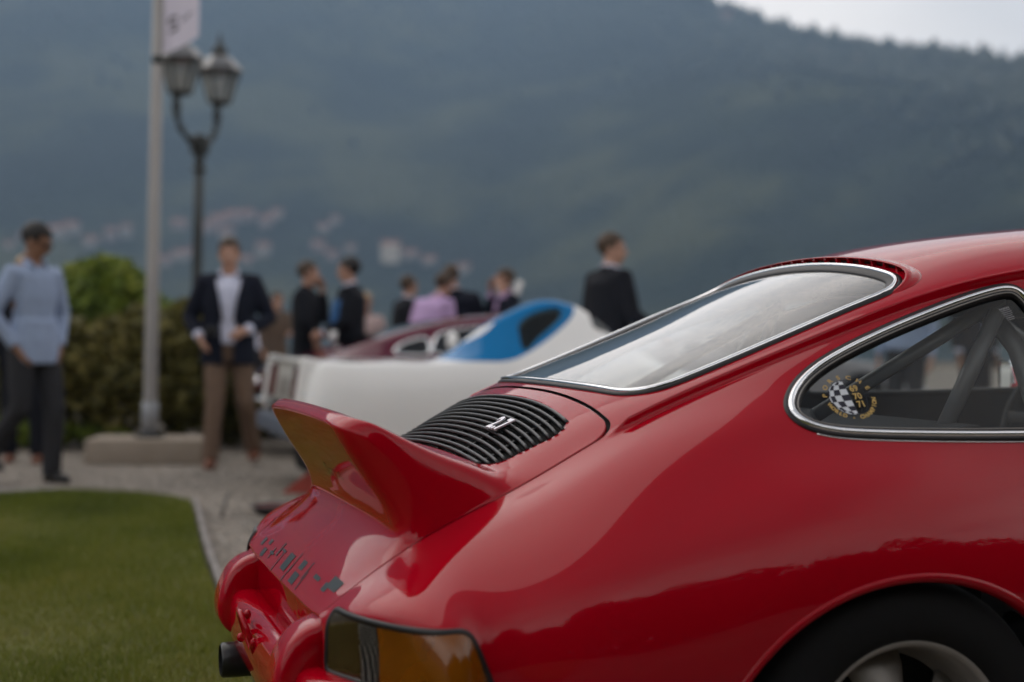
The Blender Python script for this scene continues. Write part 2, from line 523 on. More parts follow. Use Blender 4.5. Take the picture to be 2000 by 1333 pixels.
# ================================================================ the red coupe
RX = [  # per column: row tuples (x, w, z), centre line outward to the sill
 [(-.957,0,.535),(-.956,.20,.536),(-.955,.39,.537),(-.952,.455,.545),(-.951,.475,.535),(-.951,.485,.52),(-.951,.49,.50),(-.951,.492,.48),(-.951,.494,.455),(-.951,.495,.42),(-.951,.495,.38),(-.945,.49,.32)],
 [(-.90,0,.602),(-.899,.20,.602),(-.897,.39,.598),(-.893,.465,.592),(-.905,.57,.585),(-.885,.665,.575),(-.855,.72,.548),(-.845,.742,.51),(-.84,.75,.465),(-.835,.748,.42),(-.83,.742,.375),(-.82,.72,.31)],
 [(-.78,0,.702),(-.779,.20,.701),(-.775,.39,.695),(-.77,.475,.675),(-.765,.585,.66),(-.755,.675,.63),(-.75,.735,.585),(-.745,.765,.54),(-.745,.775,.48),(-.74,.772,.42),(-.735,.765,.37),(-.73,.745,.30)],
 [(-.62,0,.804),(-.619,.20,.802),(-.615,.39,.788),(-.605,.49,.757),(-.60,.595,.745),(-.60,.685,.70),(-.60,.755,.645),(-.60,.795,.585),(-.60,.808,.51),(-.60,.805,.44),(-.60,.795,.37),(-.60,.77,.29)],
 [(-.41,0,.928),(-.41,.20,.924),(-.41,.40,.902),(-.405,.50,.866),(-.405,.585,.845),(-.40,.665,.81),(-.40,.735,.745),(-.40,.80,.675),(-.40,.832,.59),(-.40,.838,.50),(-.40,.825,.39),(-.40,.80,.29)],
 [(-.20,0,1.018),(-.20,.20,1.011),(-.20,.38,.990),(-.20,.505,.955),(-.20,.57,.925),(-.20,.637,.89),(-.20,.70,.825),(-.20,.785,.755),(-.20,.84,.665),(-.20,.852,.575),(-.20,.845,.44),(-.20,.825,.30)],
 [(0,0,1.098),(0,.20,1.090),(0,.38,1.068),(0,.515,1.037),(0,.575,.985),(0,.635,.925),(0,.69,.855),(0,.772,.79),(0,.838,.695),(0,.856,.60),(0,.85,.46),(0,.83,.30)],
 [(.25,0,1.202),(.25,.20,1.194),(.25,.385,1.171),(.25,.518,1.125),(.25,.567,1.06),(.25,.625,.96),(.25,.685,.86),(.25,.755,.785),(.25,.82,.68),(.25,.84,.58),(.25,.835,.44),(.25,.815,.29)],
 [(.50,0,1.268),(.50,.20,1.263),(.50,.39,1.243),(.50,.52,1.178),(.50,.555,1.11),(.50,.615,.985),(.50,.68,.86),(.50,.735,.77),(.50,.79,.64),(.50,.805,.52),(.50,.80,.38),(.50,.77,.24)],
 [(.85,0,1.313),(.85,.20,1.307),(.85,.40,1.283),(.85,.525,1.205),(.85,.56,1.135),(.85,.62,1.0),(.85,.69,.86),(.85,.735,.76),(.85,.775,.62),(.85,.785,.48),(.85,.775,.34),(.85,.745,.20)],
 [(1.15,0,1.305),(1.15,.20,1.30),(1.15,.40,1.275),(1.15,.535,1.19),(1.15,.575,1.115),(1.15,.64,.985),(1.15,.70,.86),(1.15,.74,.76),(1.15,.775,.62),(1.15,.785,.48),(1.15,.775,.34),(1.15,.745,.20)],
 [(1.40,0,1.13),(1.40,.20,1.125),(1.40,.42,1.105),(1.40,.57,1.05),(1.40,.62,1.0),(1.40,.675,.92),(1.40,.71,.83),(1.40,.75,.73),(1.40,.78,.61),(1.40,.79,.48),(1.40,.78,.34),(1.40,.75,.20)],
 [(1.65,0,.945),(1.65,.20,.942),(1.65,.44,.93),(1.65,.62,.90),(1.65,.66,.875),(1.65,.70,.84),(1.65,.74,.79),(1.65,.78,.70),(1.65,.80,.60),(1.65,.81,.49),(1.65,.80,.36),(1.65,.775,.24)],
 [(2.0,0,.86),(2.0,.20,.857),(2.0,.42,.85),(2.0,.55,.83),(2.0,.62,.825),(2.0,.70,.82),(2.0,.77,.775),(2.0,.81,.705),(2.0,.825,.62),(2.0,.835,.53),(2.0,.83,.42),(2.0,.81,.29)],
 [(2.4,0,.765),(2.4,.20,.762),(2.4,.40,.755),(2.4,.50,.745),(2.4,.58,.755),(2.4,.68,.765),(2.4,.76,.735),(2.4,.80,.68),(2.4,.82,.60),(2.4,.83,.52),(2.4,.825,.41),(2.4,.81,.28)],
 [(2.85,0,.64),(2.85,.20,.637),(2.85,.36,.632),(2.85,.44,.63),(2.85,.54,.635),(2.85,.63,.635),(2.85,.70,.62),(2.8,.74,.58),(2.75,.76,.50),(2.70,.765,.42),(2.68,.76,.35),(2.66,.745,.27)],
 [(3.10,0,.50),(3.09,.20,.50),(3.08,.36,.50),(3.07,.44,.50),(3.05,.52,.50),(3.02,.60,.49),(2.98,.67,.47),(2.95,.70,.44),(2.90,.72,.40),(2.85,.73,.36),(2.82,.73,.31),(2.80,.72,.26)],
 [(3.15,0,.35),(3.14,.20,.35),(3.12,.36,.35),(3.11,.44,.35),(3.09,.52,.35),(3.06,.60,.35),(3.02,.67,.35),(2.98,.70,.33),(2.93,.72,.31),(2.88,.73,.29),(2.85,.73,.27),(2.83,.72,.25)],
]
rows = [[RX[c][k] for c in range(len(RX))] for k in range(12)]
S = Loft(rows)

red_car = empty('sports_car')
tag(red_car, 'glossy red rear-engined coupe with upswept ducktail spoiler, filling the right of the photo', 'car', 'classic cars on the gravel')

# sampling: fine where the photo looks, coarser towards the nose
cols = len(RX)
us = [np.linspace(S.t[c], S.t[c + 1], (17 if c < 9 else 8), endpoint=False) for c in range(cols - 1)]
us = np.concatenate(us + [[S.t[-1]]])
vh = np.concatenate([np.linspace(k, k + 1, 36 if k in (2, 3) else 12, endpoint=False) for k in range(11)] + [[11.0]])
vs = np.concatenate([-vh[:0:-1], vh])
UU, VV = np.meshgrid(us, vs, indexing='ij')
u_of_x = lambda x: np.interp(x, np.array([RX[c][0][0] for c in range(cols)])[:13], S.t[:13])
UF = u_of_x(-.412)                 # front edge of the engine lid

def gutter(u, v, x):
    """drip moulding that runs down the rear pillar: a crease with a raised bead above it"""
    d = (np.abs(v) - 3.06) * 0.105
    fade = np.clip((u - UF + 0.02) / 0.05, 0, 1) * np.clip((2.4 - u) / 0.3, 0, 1)
    return fade * (-0.0165 * np.exp(-(d / 0.0085) ** 2) + 0.0008 * np.exp(-((d + 0.018) / 0.010) ** 2))
PP = S(UU, VV); NN = S.normal(UU, VV)
g = gutter(UU, VV, PP[..., 0])
PP = PP + NN * g[..., None]
# normals again after the moulding
dU = np.gradient(PP, axis=0); dV = np.gradient(PP, axis=1)
N2 = np.cross(dU, dV); N2 /= np.linalg.norm(N2, axis=-1, keepdims=True) + 1e-12
w_ = np.clip(np.abs(g) * 2e4, 0, 1)[..., None]
w_ = np.where(((np.abs(VV) > 2.6) & (np.abs(VV) < 3.6) & (UU > UF - .03))[..., None], 1.0, 0.0)
NN = NN * (1 - w_) + N2 * w_
if np.sum(NN[..., 2][np.abs(VV) < 1]) < 0: NN = -NN; FLIP = True
else: FLIP = False
Fg = grid_faces(len(us), len(vs))
if FLIP: Fg = Fg[:, ::-1]
full = Skin(PP.reshape(-1, 3), NN.reshape(-1, 3), Fg, np.stack([UU.ravel(), VV.ravel()], 1))

# --- the cuts
QW = smooth_closed([(-.124,.905),(-.10,.938),(-.05,.975),(.02,1.012),(.13,1.058),(.26,1.104),(.36,1.134),(.425,1.148),(.445,1.145),(.462,1.125),(.505,1.04),(.565,.93),(.590,.880),(.585,.862),(.56,.856),(.40,.855),(.20,.857),(.02,.862),(-.06,.868),(-.105,.880)], 240)
DW = smooth_closed([(.485,1.135),(.51,1.158),(.56,1.166),(.80,1.182),(1.02,1.176),(1.12,1.150),(1.25,1.075),(1.42,.955),(1.47,.905),(1.45,.885),(1.38,.880),(1.0,.872),(.72,.870),(.655,.872),(.635,.885),(.60,.95),(.54,1.05)], 200)
def f_quarter(s): return np.where((np.abs(s.P[:, 1]) > .42) & (s.P[:, 2] > .7), poly_sdf(s.P[:, 0], s.P[:, 2], QW), 1.0)
def f_door_win(s): return np.where((np.abs(s.P[:, 1]) > .42) & (s.P[:, 2] > .7), poly_sdf(s.P[:, 0], s.P[:, 2], DW), 1.0)
def f_rear(s):
    x, y = s.P[:, 0], np.abs(s.P[:, 1])
    wid = .452 + .012 * np.clip((x + .1) / .35, -1, 1)
    bot = -.392 + .050 * (y / .44) ** 2.6
    top = .268 - .010 * (y / .44) ** 2
    fb = rbox(y - wid, bot - x, .075); ft = rbox(y - wid, x - top, .075)
    return np.where((s.P[:, 2] > .8) & (x < .6), np.maximum(fb, ft), 1.0)
def f_screen(s):
    x, y = s.P[:, 0], np.abs(s.P[:, 1])
    wid = .50 + .10 * np.clip((x - 1.15) / .45, 0, 1)
    fb = rbox(y - wid, 1.185 + .03 * (y / .5) ** 2 * 0 - x, .07); ft = rbox(y - wid, x - 1.60 + .05 * (y / .6) ** 2, .07)
    return np.where((s.P[:, 2] > .8) & (x > .9), np.maximum(fb, ft), 1.0)
def f_arch(s, cx, a, b):
    x, z = s.P[:, 0] - cx, s.P[:, 2] - .30
    return np.where(np.abs(s.P[:, 1]) > .5, (np.hypot(x / a, z / b) - 1) * b, 1.0)
def f_lid(s, gap):
    u, v = s.X[:, 0], np.abs(s.X[:, 1])
    return rbox((v - 3.0) * .105 - gap, (u - UF) - gap, .055)
def tail_top(x, y): return .570 - .0 * x
def f_tail(s):
    """tail-lamp opening that wraps round the rear corner"""
    x, y, z = s.P[:, 0], np.abs(s.P[:, 1]), s.P[:, 2]
    arc = np.where(x < -.9, (y - .50), (y - .50)) # distance-like along the corner
    top = z - (.562 + .004 * np.clip((x + .95) / .2, 0, 1))
    bot = .455 - z
    frt = (x - (-.765 + (.56 - z) * .42)) * .9
    inn = .505 - y
    f = np.maximum(np.maximum(top, bot), np.maximum(frt, inn))
    f = np.maximum(f, rbox(top, frt, .012))
    return np.where(x < -.6, f, 1.0)

body, _ = full.cut(f_lid(full, .0046), 1)
body, rear_loops = body.cut(f_rear(body), 1)
body, quarter_loops = body.cut(f_quarter(body), 1)
body, door_loops = body.cut(f_door_win(body), 1)
body, screen_loops = body.cut(f_screen(body), 1)
body, arch_loops = body.cut(f_arch(body, .015, .385, .337), 1)
body, farch_loops = body.cut(f_arch(body, 2.271, .365, .335), 1)
body, tail_loops = body.cut(f_tail(body), 1)
loop_of = lambda sk, lp: (sk.P[lp], sk.N[lp])
def loops_from(f, src=None):
    """closed edge loop(s) of one cut, taken from the uncut skin"""
    sk, lps = (src or full).cut(f, 1)
    return [(sk.P[l], sk.N[l]) for l in lps if len(l) > 12]
body.build('body_shell', M['red'], red_car)
# cabin lining: the same skin a little inside, in matt black
lin, _ = full.cut(f_rear(full) + .012, 1)
for fn in (f_quarter, f_door_win, f_screen):
    lin, _ = lin.cut(fn(lin) + .010, 1)
lin, _ = lin.cut(f_arch(lin, .015, .385, .337), 1)
lin, _ = lin.cut(f_arch(lin, 2.271, .365, .335), 1)
lin.build('cabin_lining', M['lining'], red_car, off=-.022, flip=True)

# --- rolled wheel-arch lips
for fn in (lambda s: f_arch(s, .015, .385, .337), lambda s: f_arch(s, 2.271, .365, .335)):
    for P_, N_ in loops_from(fn(full)):
        p, n = resample(P_, N_, False, .012)
        side = np.sign(p[:, 1].mean())
        nn = np.zeros_like(n); nn[:, 1] = side
        sweep('arch_lip', p, nn, False, [(-.001, .0005), (.006, .003), (.013, .0), (.017, -.010), (.017, -.030), (.010, -.034), (-.001, -.006)], M['red'], red_car, inward=(p[:, 0].mean(), p[:, 1].mean(), .2))

# --- rear window: rubber, chrome, inner bead, pane
def window_trim(P_, N_, spec, parent, closed=True, step=.008, inward=None):
    p, n = resample(P_, N_, closed, step, 10)
    for nm, prof, mat in spec: sweep(nm, p, n, closed, prof, mat, parent, inward)
    return p, n
rw = loops_from(f_rear(full))
pane, _ = full.cut(f_rear(full) + .002, -1)
rw_pane = pane.build('rear_window', M['glass_rear'], red_car, off=-.004)
for P_, N_ in rw:
    window_trim(P_, N_, [
        ('window_rubber', [(-.004, -.006), (-.004, .003), (.004, .005), (.016, .005), (.027, .000), (.030, -.004), (.030, -.012), (-.004, -.012)], M['rubber']),
        ('chrome_trim', arc_prof(.003, .0145, .0035, .0065, 6), M['chrome'])], rw_pane)
# --- side windows
for nm, fn in (('quarter_window', f_quarter), ('door_window', f_door_win)):
    for side in (-1, 1):
        ff = np.where(np.sign(full.P[:, 1]) == side, fn(full), 1.0)
        pane, _ = full.cut(ff + .002, -1)
        po = pane.build(nm, M['glass'], red_car, off=-.006)
        for P_, N_ in loops_from(ff):
            window_trim(P_, N_, [
                ('window_rubber', [(-.009, -.004), (-.008, .003), (-.003, .005), (.018, .004), (.022, .000), (.023, -.010), (-.009, -.010)], M['rubber']),
                ('chrome_trim', arc_prof(-.001, .0130, .0035, .006, 6), M['chrome']),
                ('inner_bead', arc_prof(.0160, .0190, .0035, .0016, 4), M['rimgrey'])], po)
            # bright lower strip of the window rubber
            if nm == 'quarter_window':
                p, n = resample(P_, N_, True, .008, 10)
                lo = np.where((p[:, 2] < .875))[0]
                k = np.where(np.diff(lo) > 1)[0]
                lo = np.concatenate([lo[k[0] + 1:], lo[:k[0] + 1]]) if len(k) else lo
                sweep('lower_bright_strip', p[lo], n[lo], False, arc_prof(-.0125, -.0098, .001, .002, 4), M['chrome'], po, inward=p.mean(0))
pane, _ = full.cut(f_screen(full) + .002, -1)
ws = pane.build('windscreen', M['glass'], red_car, off=-.006)
for P_, N_ in loops_from(f_screen(full)):
    window_trim(P_, N_, [('window_rubber', [(-.006, -.004), (-.005, .003), (.014, .004), (.02, -.002), (.02, -.010), (-.006, -.010)], M['rubber'])], ws)

# --- air outlet under the roof's rear lip, with its row of slots
def on_top(x, y, it=14):
    """surface point, normal above plan position (x, y)"""
    v = np.interp(abs(y), [0, .2, .385, .518], [0, 1, 2, 3]); u = float(u_of_x(x)); v0 = v
    for _ in range(it):
        p = S(np.array([u]), np.array([v]))[0]; e = 1e-4
        pu = (S(np.array([u + e]), np.array([v]))[0] - p) / e; pv = (S(np.array([u]), np.array([v + e]))[0] - p) / e
        A = np.array([[pu[0], pv[0]], [pu[1], pv[1]]]); r = np.array([x - p[0], -abs(y) - p[1]])
        d = np.linalg.lstsq(A, r, rcond=None)[0]; u = float(np.clip(u + d[0], 0, S.t[-1])); v = float(np.clip(v + d[1], 0, 4))
    p = S(np.array([u]), np.array([v]))[0]; n = S.normal(np.array([u]), np.array([v]))[0]
    if FLIP: n = -n
    if y > 0: p = p * [1, -1, 1]; n = n * [1, -1, 1]
    return p, n
lipP, lipN = resample(rw[0][0], rw[0][1], True, .010, 8)
_k = np.where(lipP[:, 0] > .02)[0]
_g = np.where(np.diff(_k) > 1)[0]
_k = np.concatenate([_k[_g[0] + 1:], _k[:_g[0] + 1]]) if len(_g) else _k
lipP, lipN = lipP[_k], lipN[_k]
_f = np.clip((lipP[:, 0] - .185) / .085, 0, 1)
tp = (.02 + .98 * _f * _f * (3 - 2 * _f))[:, None]
sb_ = tp * (1 - .25 * np.clip((np.abs(lipP[:, 1:2]) - .22) / .22, 0, 1))
def taper_sweep(name, P, N, prof, scale, mat, parent, inward, sb):
    T = np.gradient(P, axis=0); T /= np.linalg.norm(T, axis=1, keepdims=True)
    B = np.cross(N, T)
    if np.sum((np.asarray(inward) - P) * B) < 0: B = -B
    k = len(prof); V = np.stack([P + B * b * (sb if b < -.03 else scale) + N * n * scale for b, n in prof], 1).reshape(-1, 3); F = []
    for i in range(len(P) - 1):
        for a in range(k): F.append((i * k + a, i * k + (a + 1) % k, (i + 1) * k + (a + 1) % k, (i + 1) * k + a))
    F += [tuple(range(k)), tuple((len(P) - 1) * k + a for a in range(k - 1, -1, -1))]
    o = mesh_obj(name, V, F, mat, parent, True)
    bm = bmesh.new(); bm.from_mesh(o.data); bmesh.ops.recalc_face_normals(bm, faces=bm.faces[:]); bm.to_mesh(o.data); bm.free()
    return o
roof_lip = taper_sweep('roof_lip', lipP, lipN, [(-.070, -.0025), (-.056, .0018), (-.040, .0082), (-.027, .0138), (-.020, .0155), (-.0148, .0156), (-.0138, .0142), (-.016, .0130), (-.022, .0112), (-.026, .002), (-.034, -.004)], tp, M['red'], red_car, (-.05, 0, 1.07), sb_)
vent = taper_sweep('vent_recess', lipP, lipN, [(-.027, -.002), (-.027, .0115), (-.0245, .0110), (-.0245, -.002)], tp, M['void'], roof_lip, (-.05, 0, 1.07), sb_)
for i in range(6, len(lipP) - 6, 5):
    if tp[i, 0] < .75: continue
    T = (lipP[i + 1] - lipP[i - 1]); T /= np.linalg.norm(T); B = np.cross(lipN[i], T)
    if np.dot(np.array([-.05, 0, 1.07]) - lipP[i], B) < 0: B = -B
    Mx = Matrix((T, B, lipN[i])).transposed().to_4x4()
    MB().box(lipP[i] + B * (-.0205) * tp[i, 0] + lipN[i] * .007 * tp[i, 0], (.008, .010, .015 * tp[i, 0]), Mx).build('vent_rib', M['red'], roof_lip, False)

# --- engine lid with the ducktail
LB = np.array([(-.412,.927),(-.445,.908),(-.50,.878),(-.56,.843),(-.615,.806),(-.65,.782),(-.69,.757),(-.72,.738),(-.75,.72),(-.76,.713),(-.765,.71),(-.77,.707),(-.78,.701),(-.79,.694),(-.80,.686),(-.815,.673),(-.835,.656),(-.87,.628),(-.915,.588),(-.957,.535)])
LD = np.array([(-.412,.927),(-.445,.908),(-.50,.878),(-.56,.843),(-.615,.806),(-.666,.795),(-.735,.806),(-.805,.840),(-.870,.8835),(-.899,.8945),(-.9165,.884),(-.9150,.866),(-.880,.806),(-.836,.742),(-.819,.706),(-.816,.686),(-.834,.660),(-.87,.628),(-.915,.588),(-.957,.535)])
LD_t = np.linspace(0, 1, len(LB))
lid_duck = nat_spline(LD_t, LD - LB)
lid_u = nat_spline(LD_t, u_of_x(LB[:, 0])[:, None])
def lid_pt(s, v):
    s = np.asarray(s, float); v = np.asarray(v, float)
    u = np.clip(lid_u(s)[..., 0], 0, S.t[-1]); p = S(u, v)
    av = np.abs(v)
    h = 1 - np.clip((av - 1.95) / 1.01, 0, 1) ** 5.0          # height: full almost to the lid's edge
    e_ = .034 * np.exp(-((s - .315) / .095) ** 2) * np.clip((av - 1.0) / 1.4, 0, 1) ** 1.5 * (1 - np.clip((av - 2.35) / .61, 0, 1) ** 4)
    hx = 1 - np.clip((av - 1.60) / 1.30, 0, 1) ** 3.5         # plan: the lip's corner is well rounded
    D = lid_duck(s)
    p = p.copy(); p[..., 0] += D[..., 0] * hx; p[..., 2] += D[..., 1] * h + e_
    return p, u
ls = np.linspace(0, 1, 220); lvh = np.concatenate([np.linspace(0, 2.2, 30, endpoint=False), np.linspace(2.2, 3.0, 46)])
lv = np.concatenate([-lvh[:0:-1], lvh])
SS, LV = np.meshgrid(ls, lv, indexing='ij')
LP, LU = lid_pt(SS, LV)
dU = np.gradient(LP, axis=0); dV = np.gradient(LP, axis=1)
LN = np.cross(dU, dV); LN /= np.linalg.norm(LN, axis=-1, keepdims=True) + 1e-12
lf = grid_faces(len(ls), len(lv))
if LN[2, len(lv) // 2, 2] < 0: LN = -LN
fn_ = np.cross(LP[1, 40] - LP[0, 40], LP[0, 41] - LP[0, 40])
if np.dot(fn_, LN[0, 40]) < 0: lf = lf[:, ::-1]
lid = Skin(LP.reshape(-1, 3), LN.reshape(-1, 3), lf, np.stack([LU.ravel(), LV.ravel(), SS.ravel()], 1))
lid, lid_edge = lid.cut(f_lid(lid, -.0036), -1)
# grille opening in plan
def f_grille(s):
    x, y = s.P[:, 0], np.abs(s.P[:, 1])
    wid = .424 - .052 * np.clip((-.45 - x) / .18, 0, 1)
    fb = rbox(y - wid, -.628 - x, .045); ft = rbox(y - wid, x + .443 + .02 * (y / .4) ** 2, .05)
    return np.where((s.X[:, 2] < .30), np.maximum(fb, ft), 1.0)
grille_skin, _ = lid.cut(f_grille(lid) , -1)
lid2, gl = lid.cut(f_grille(lid), 1)
lid_o = lid2.build('engine_lid', M['red'], red_car)
sol = lid_o.modifiers.new('thickness', 'SOLIDIFY'); sol.thickness = .012; sol.offset = -1
grille = grille_skin.build('grille_mesh', M['void'], lid_o, off=-.014)
def lid_at(x, y):
    """top skin of the lid above plan position, forward of the spoiler lip"""
    s = float(np.interp(-x, -LD[:9, 0], LD_t[:9])); v = float(np.interp(abs(y), [0, .2, .39, .48], [0, 1, 2, 3]))
    for _ in range(12):
        p = lid_pt(np.array([s]), np.array([v]))[0][0]; e = 1e-4
        ps = (lid_pt(np.array([s + e]), np.array([v]))[0][0] - p) / e; pv = (lid_pt(np.array([s]), np.array([v + e]))[0][0] - p) / e
        A = np.array([[ps[0], pv[0]], [ps[1], pv[1]]]); d = np.linalg.lstsq(A, np.array([x - p[0], -abs(y) - p[1]]), rcond=None)[0]
        s = float(np.clip(s + d[0], 0, .42)); v = float(np.clip(v + d[1], 0, 2.99))
    p = lid_pt(np.array([s]), np.array([v]))[0][0]; n = np.cross(ps, pv); n /= np.linalg.norm(n)
    if n[2] < 0: n = -n
    if y > 0: p = p * [1, -1, 1]; n = n * [1, -1, 1]
    return p, n
NS = 13
slat_x = np.linspace(-.453, -.618, NS)
for k, x in enumerate(slat_x):
    half = .415 - .047 * k / NS - (.030 if k in (0, NS - 1) else .008 if k == 1 or k == NS - 2 else 0)
    q = [lid_at(x - .012 * (abs(y) / .38) ** 2 + .004, y) for y in np.linspace(-half, half, 40)]
    P_ = np.array([a for a, b in q]); N_ = np.array([b for a, b in q])
    sweep('grille_slat', P_, N_, False, [(-.0036, -.005), (-.0036, .0005), (-.002, .003), (.001, .0036), (.0034, .0018), (.0036, -.005)], M['blackplastic'], lid_o, inward=(-2, 0, .5))
for y in (-.30, -.15, 0, .15, .30):     # stays under the slats
    q = [lid_at(x, y) for x in np.linspace(-.45, -.62, 12)]
    P_ = np.array([a for a, b in q]); N_ = np.array([b for a, b in q])
    sweep('grille_stay', P_, N_, False, [(-.004, -.012), (-.004, -.006), (.004, -.006), (.004, -.012)], M['blackplastic'], lid_o, inward=(-.5, 5, .8))
# punched netting below the slats: rows of small studs between them
nb = MB()
for x in (slat_x[:-1] + slat_x[1:]) / 2:
    for y in np.arange(-.372, .373, .012):
        p, n = lid_at(x, y)
        nb.box(p - n * .0065, (.0035, .0035, .0035))
tag(nb.build('grille_netting', M['blackplastic'], lid_o, False), kind='stuff')
# gutter channel under the lid gap
MB().box((-.66, 0, .60), (.40, .86, .02), Matrix.Rotation(R(-33), 4, 'Y')).build('engine_tray', M['void'], red_car, False)

# --- lettering that is printed on the skin
def text_mesh(txt, size, shear=0.0, bold=0.0, spacing=1.0):
    c = bpy.data.curves.new('lettering', 'FONT'); c.body = txt; c.size = size; c.shear = shear; c.offset = bold
    c.align_x = 'CENTER'; c.align_y = 'CENTER'; c.space_character = spacing; c.resolution_u = 3
    o = bpy.data.objects.new('lettering', c); COL.objects.link(o)
    dg = bpy.context.evaluated_depsgraph_get(); me = bpy.data.meshes.new_from_object(o.evaluated_get(dg))
    bpy.data.objects.remove(o); bpy.data.curves.remove(c)
    V = np.array([v.co[:] for v in me.vertices]); F = [list(p.vertices) for p in me.polygons]
    bpy.data.meshes.remove(me)
    return V, F
def lid_print(name, V, F, s0, s_scale, y0, mat, off=.0009):
    """V in metres: x to the reader's right (-y on the car), y up (towards smaller s)"""
    out = []
    for a in V:
        y = y0 - a[0]; s = s0 - a[1] * s_scale
        v = float(np.interp(abs(y), [0, .2, .39, .455], [0, 1, 2, 3])) * (1 if y < 0 else -1)
        p = lid_pt(np.array([s]), np.array([v]))[0][0]; e = 1e-3
        a1 = lid_pt(np.array([s + e]), np.array([v]))[0][0] - p; a2 = lid_pt(np.array([s]), np.array([v + e]))[0][0] - p
        n = np.cross(a1, a2); n /= np.linalg.norm(n)
        if n[0] > 0: n = -n
        out.append(p + n * off)
    return mesh_obj(name, out, F, mat, lid_o, False)
V, F = text_mesh('Carrera', .050, .35, .0006, 1.0)
lid_print('script_lettering', V, F, .672, .70, -.02, M['green_print'])

# dark block marks across the lower lid: (u, v, width, height) measured along the printed band
def lid_hit(u, v):
    """where a sight line of the photo meets the lower lid"""
    d = px_dir(u, v); best = None
    for s in np.linspace(.80, 1.0, 81):
        x, z = nat_spline(LD_t, LD)(np.array([s]))[0]
        t = (x - CAM.x) / d.x
        q = CAM + d * t
        if best is None or abs(q.z - z) < best[0]: best = (abs(q.z - z), s, q.y)
    return best[1], best[2]
marks = [(514,1055,.035,.022),(529,1058,.03,.014),(514,1077,.036,.022),(531,1080,.012,.03),(531,1077,.05,.006),(549,1071,.012,.036),(556,1073,.045,.006),(543,1094,.006,.055),(562,1097,.052,.042),(577,1096,.006,.05),(559,1118,.006,.04),(592,1100,.040,.022),(573,1127,.050,.026),(588,1134,.006,.045),(600,1112,.006,.045),(618,1127,.050,.010),(634,1142,.040,.020),(651,1136,.060,.028)]
for (u, v, w, h) in marks:
    s, y = lid_hit(u, v); mv, mf = [], []; nx, ny = 6, 3
    for i in range(nx + 1):
        for j in range(ny + 1): mv.append((-y + (i / nx - .5) * w, -(s - .9) / .78 + (j / ny - .5) * h, 0))
    for i in range(nx):
        for j in range(ny):
            q = i * (ny + 1) + j; f = (q, q + 1, q + ny + 2, q + ny + 1)
            if all(abs(mv[c][0]) < .452 for c in f): mf.append(f)
    if mf: lid_print('printed_mark', np.array(mv), mf, .9, .78, 0.0, M['teal_print'])

# --- chrome 2.7 badge on the slats
p, n = lid_at(-.535, -.20); p2, _ = lid_at(-.535, -.18); p3, _ = lid_at(-.50, -.20)
ay = Vector(p3 - p).normalized(); az = Vector(n); ax = ay.cross(az)
Mb = Matrix((ax, ay, az)).transposed()
V, F = text_mesh('2.7', .056, .10, .0016, 1.1)
bd = []; ff = []
top = [Vector(p) + az * .0115 + Mb @ Vector((a[0], a[1], 0)) for a in V]
bm = bmesh.new(); vv = [bm.verts.new(q) for q in top]
for f in F:
    try: bm.faces.new([vv[i] for i in f])
    except ValueError: pass
r = bmesh.ops.extrude_face_region(bm, geom=bm.faces[:])
bmesh.ops.translate(bm, vec=-az * .0035, verts=[e for e in r['geom'] if isinstance(e, bmesh.types.BMVert)])
bmesh.ops.recalc_face_normals(bm, faces=bm.faces[:])
me = bpy.data.meshes.new('model_badge'); bm.to_mesh(me); bm.free(); me.materials.append(simple('badge_metal', (.86, .84, .90), .35, .6))
badge = obj_from_mesh('chrome_badge', me, lid_o)
MB().box(Vector(p) + az * .006 - ay * .016 + ax * .002, (.050, .007, .005), Mb.to_4x4(), .001).box(Vector(p) + az * .0055, (.046, .03, .003), Mb.to_4x4()).build('badge_foot', M['blackplastic'], lid_o, False)

# --- side-surface lookup
def on_side(x, z, side=-1):
    v = float(np.interp(-z, [-1.2, -1.06, -.96, -.86, -.78, -.65, -.5, -.35], [3, 4, 5, 6, 7, 8, 9.2, 10.5])); u = float(u_of_x(x))
    for _ in range(20):
        p = S(np.array([u]), np.array([v]))[0]; e = 1e-4
        pu = (S(np.array([u + e]), np.array([v]))[0] - p) / e; pv = (S(np.array([u]), np.array([v + e]))[0] - p) / e
        A = np.array([[pu[0], pv[0]], [pu[2], pv[2]]]); d = np.linalg.lstsq(A, np.array([x - p[0], z - p[2]]), rcond=None)[0]
        u = float(np.clip(u + d[0], 0, S.t[-1])); v = float(np.clip(v + d[1], 2, 11))
    p = S(np.array([u]), np.array([v]))[0]; n = np.cross(pu, pv); n /= np.linalg.norm(n)
    if n[1] > 0: n = -n
    if side > 0: p = p * [1, -1, 1]; n = n * [1, -1, 1]
    return Vector(p), Vector(n)

# --- round championship sticker on the quarter glass
d = px_dir(1672, 775); t = (-.648 - CAM.y) / d.y; q = CAM + d * t
sp, sn = on_side(q.x, q.z); sp = sp - sn * .0040
sx = Vector((1, 0, 0)); sx = (sx - sn * sx.dot(sn)).normalized(); sz = sn.cross(sx); sz = sz if sz.z > 0 else -sz
ca, sa = math.cos(R(3)), math.sin(R(3))
sx, sz = sx * ca + sz * sa, sz * ca - sx * sa
stk = []
qpane = [o for o in red_car.children if o.name.startswith('quarter_window') and o.data.vertices[0].co.y < 0][0]
def st(x, y, lift=0.0): return sp + sx * x + sz * y + sn * lift
RG = .0405
def disc_patch(name, polys, mat, lift):
    v, f = [], []
    for P_ in polys:
        b = len(v); v += [st(x, y, lift) for x, y in P_]; f.append(tuple(range(b, b + len(P_))))
    return mesh_obj(name, v, f, mat, qpane, False)
gl_ = lambda lon, lat: (RG * math.sin(lon) * math.cos(lat), RG * math.sin(lat))
black, white = [], []
nl, nm = 4, 9
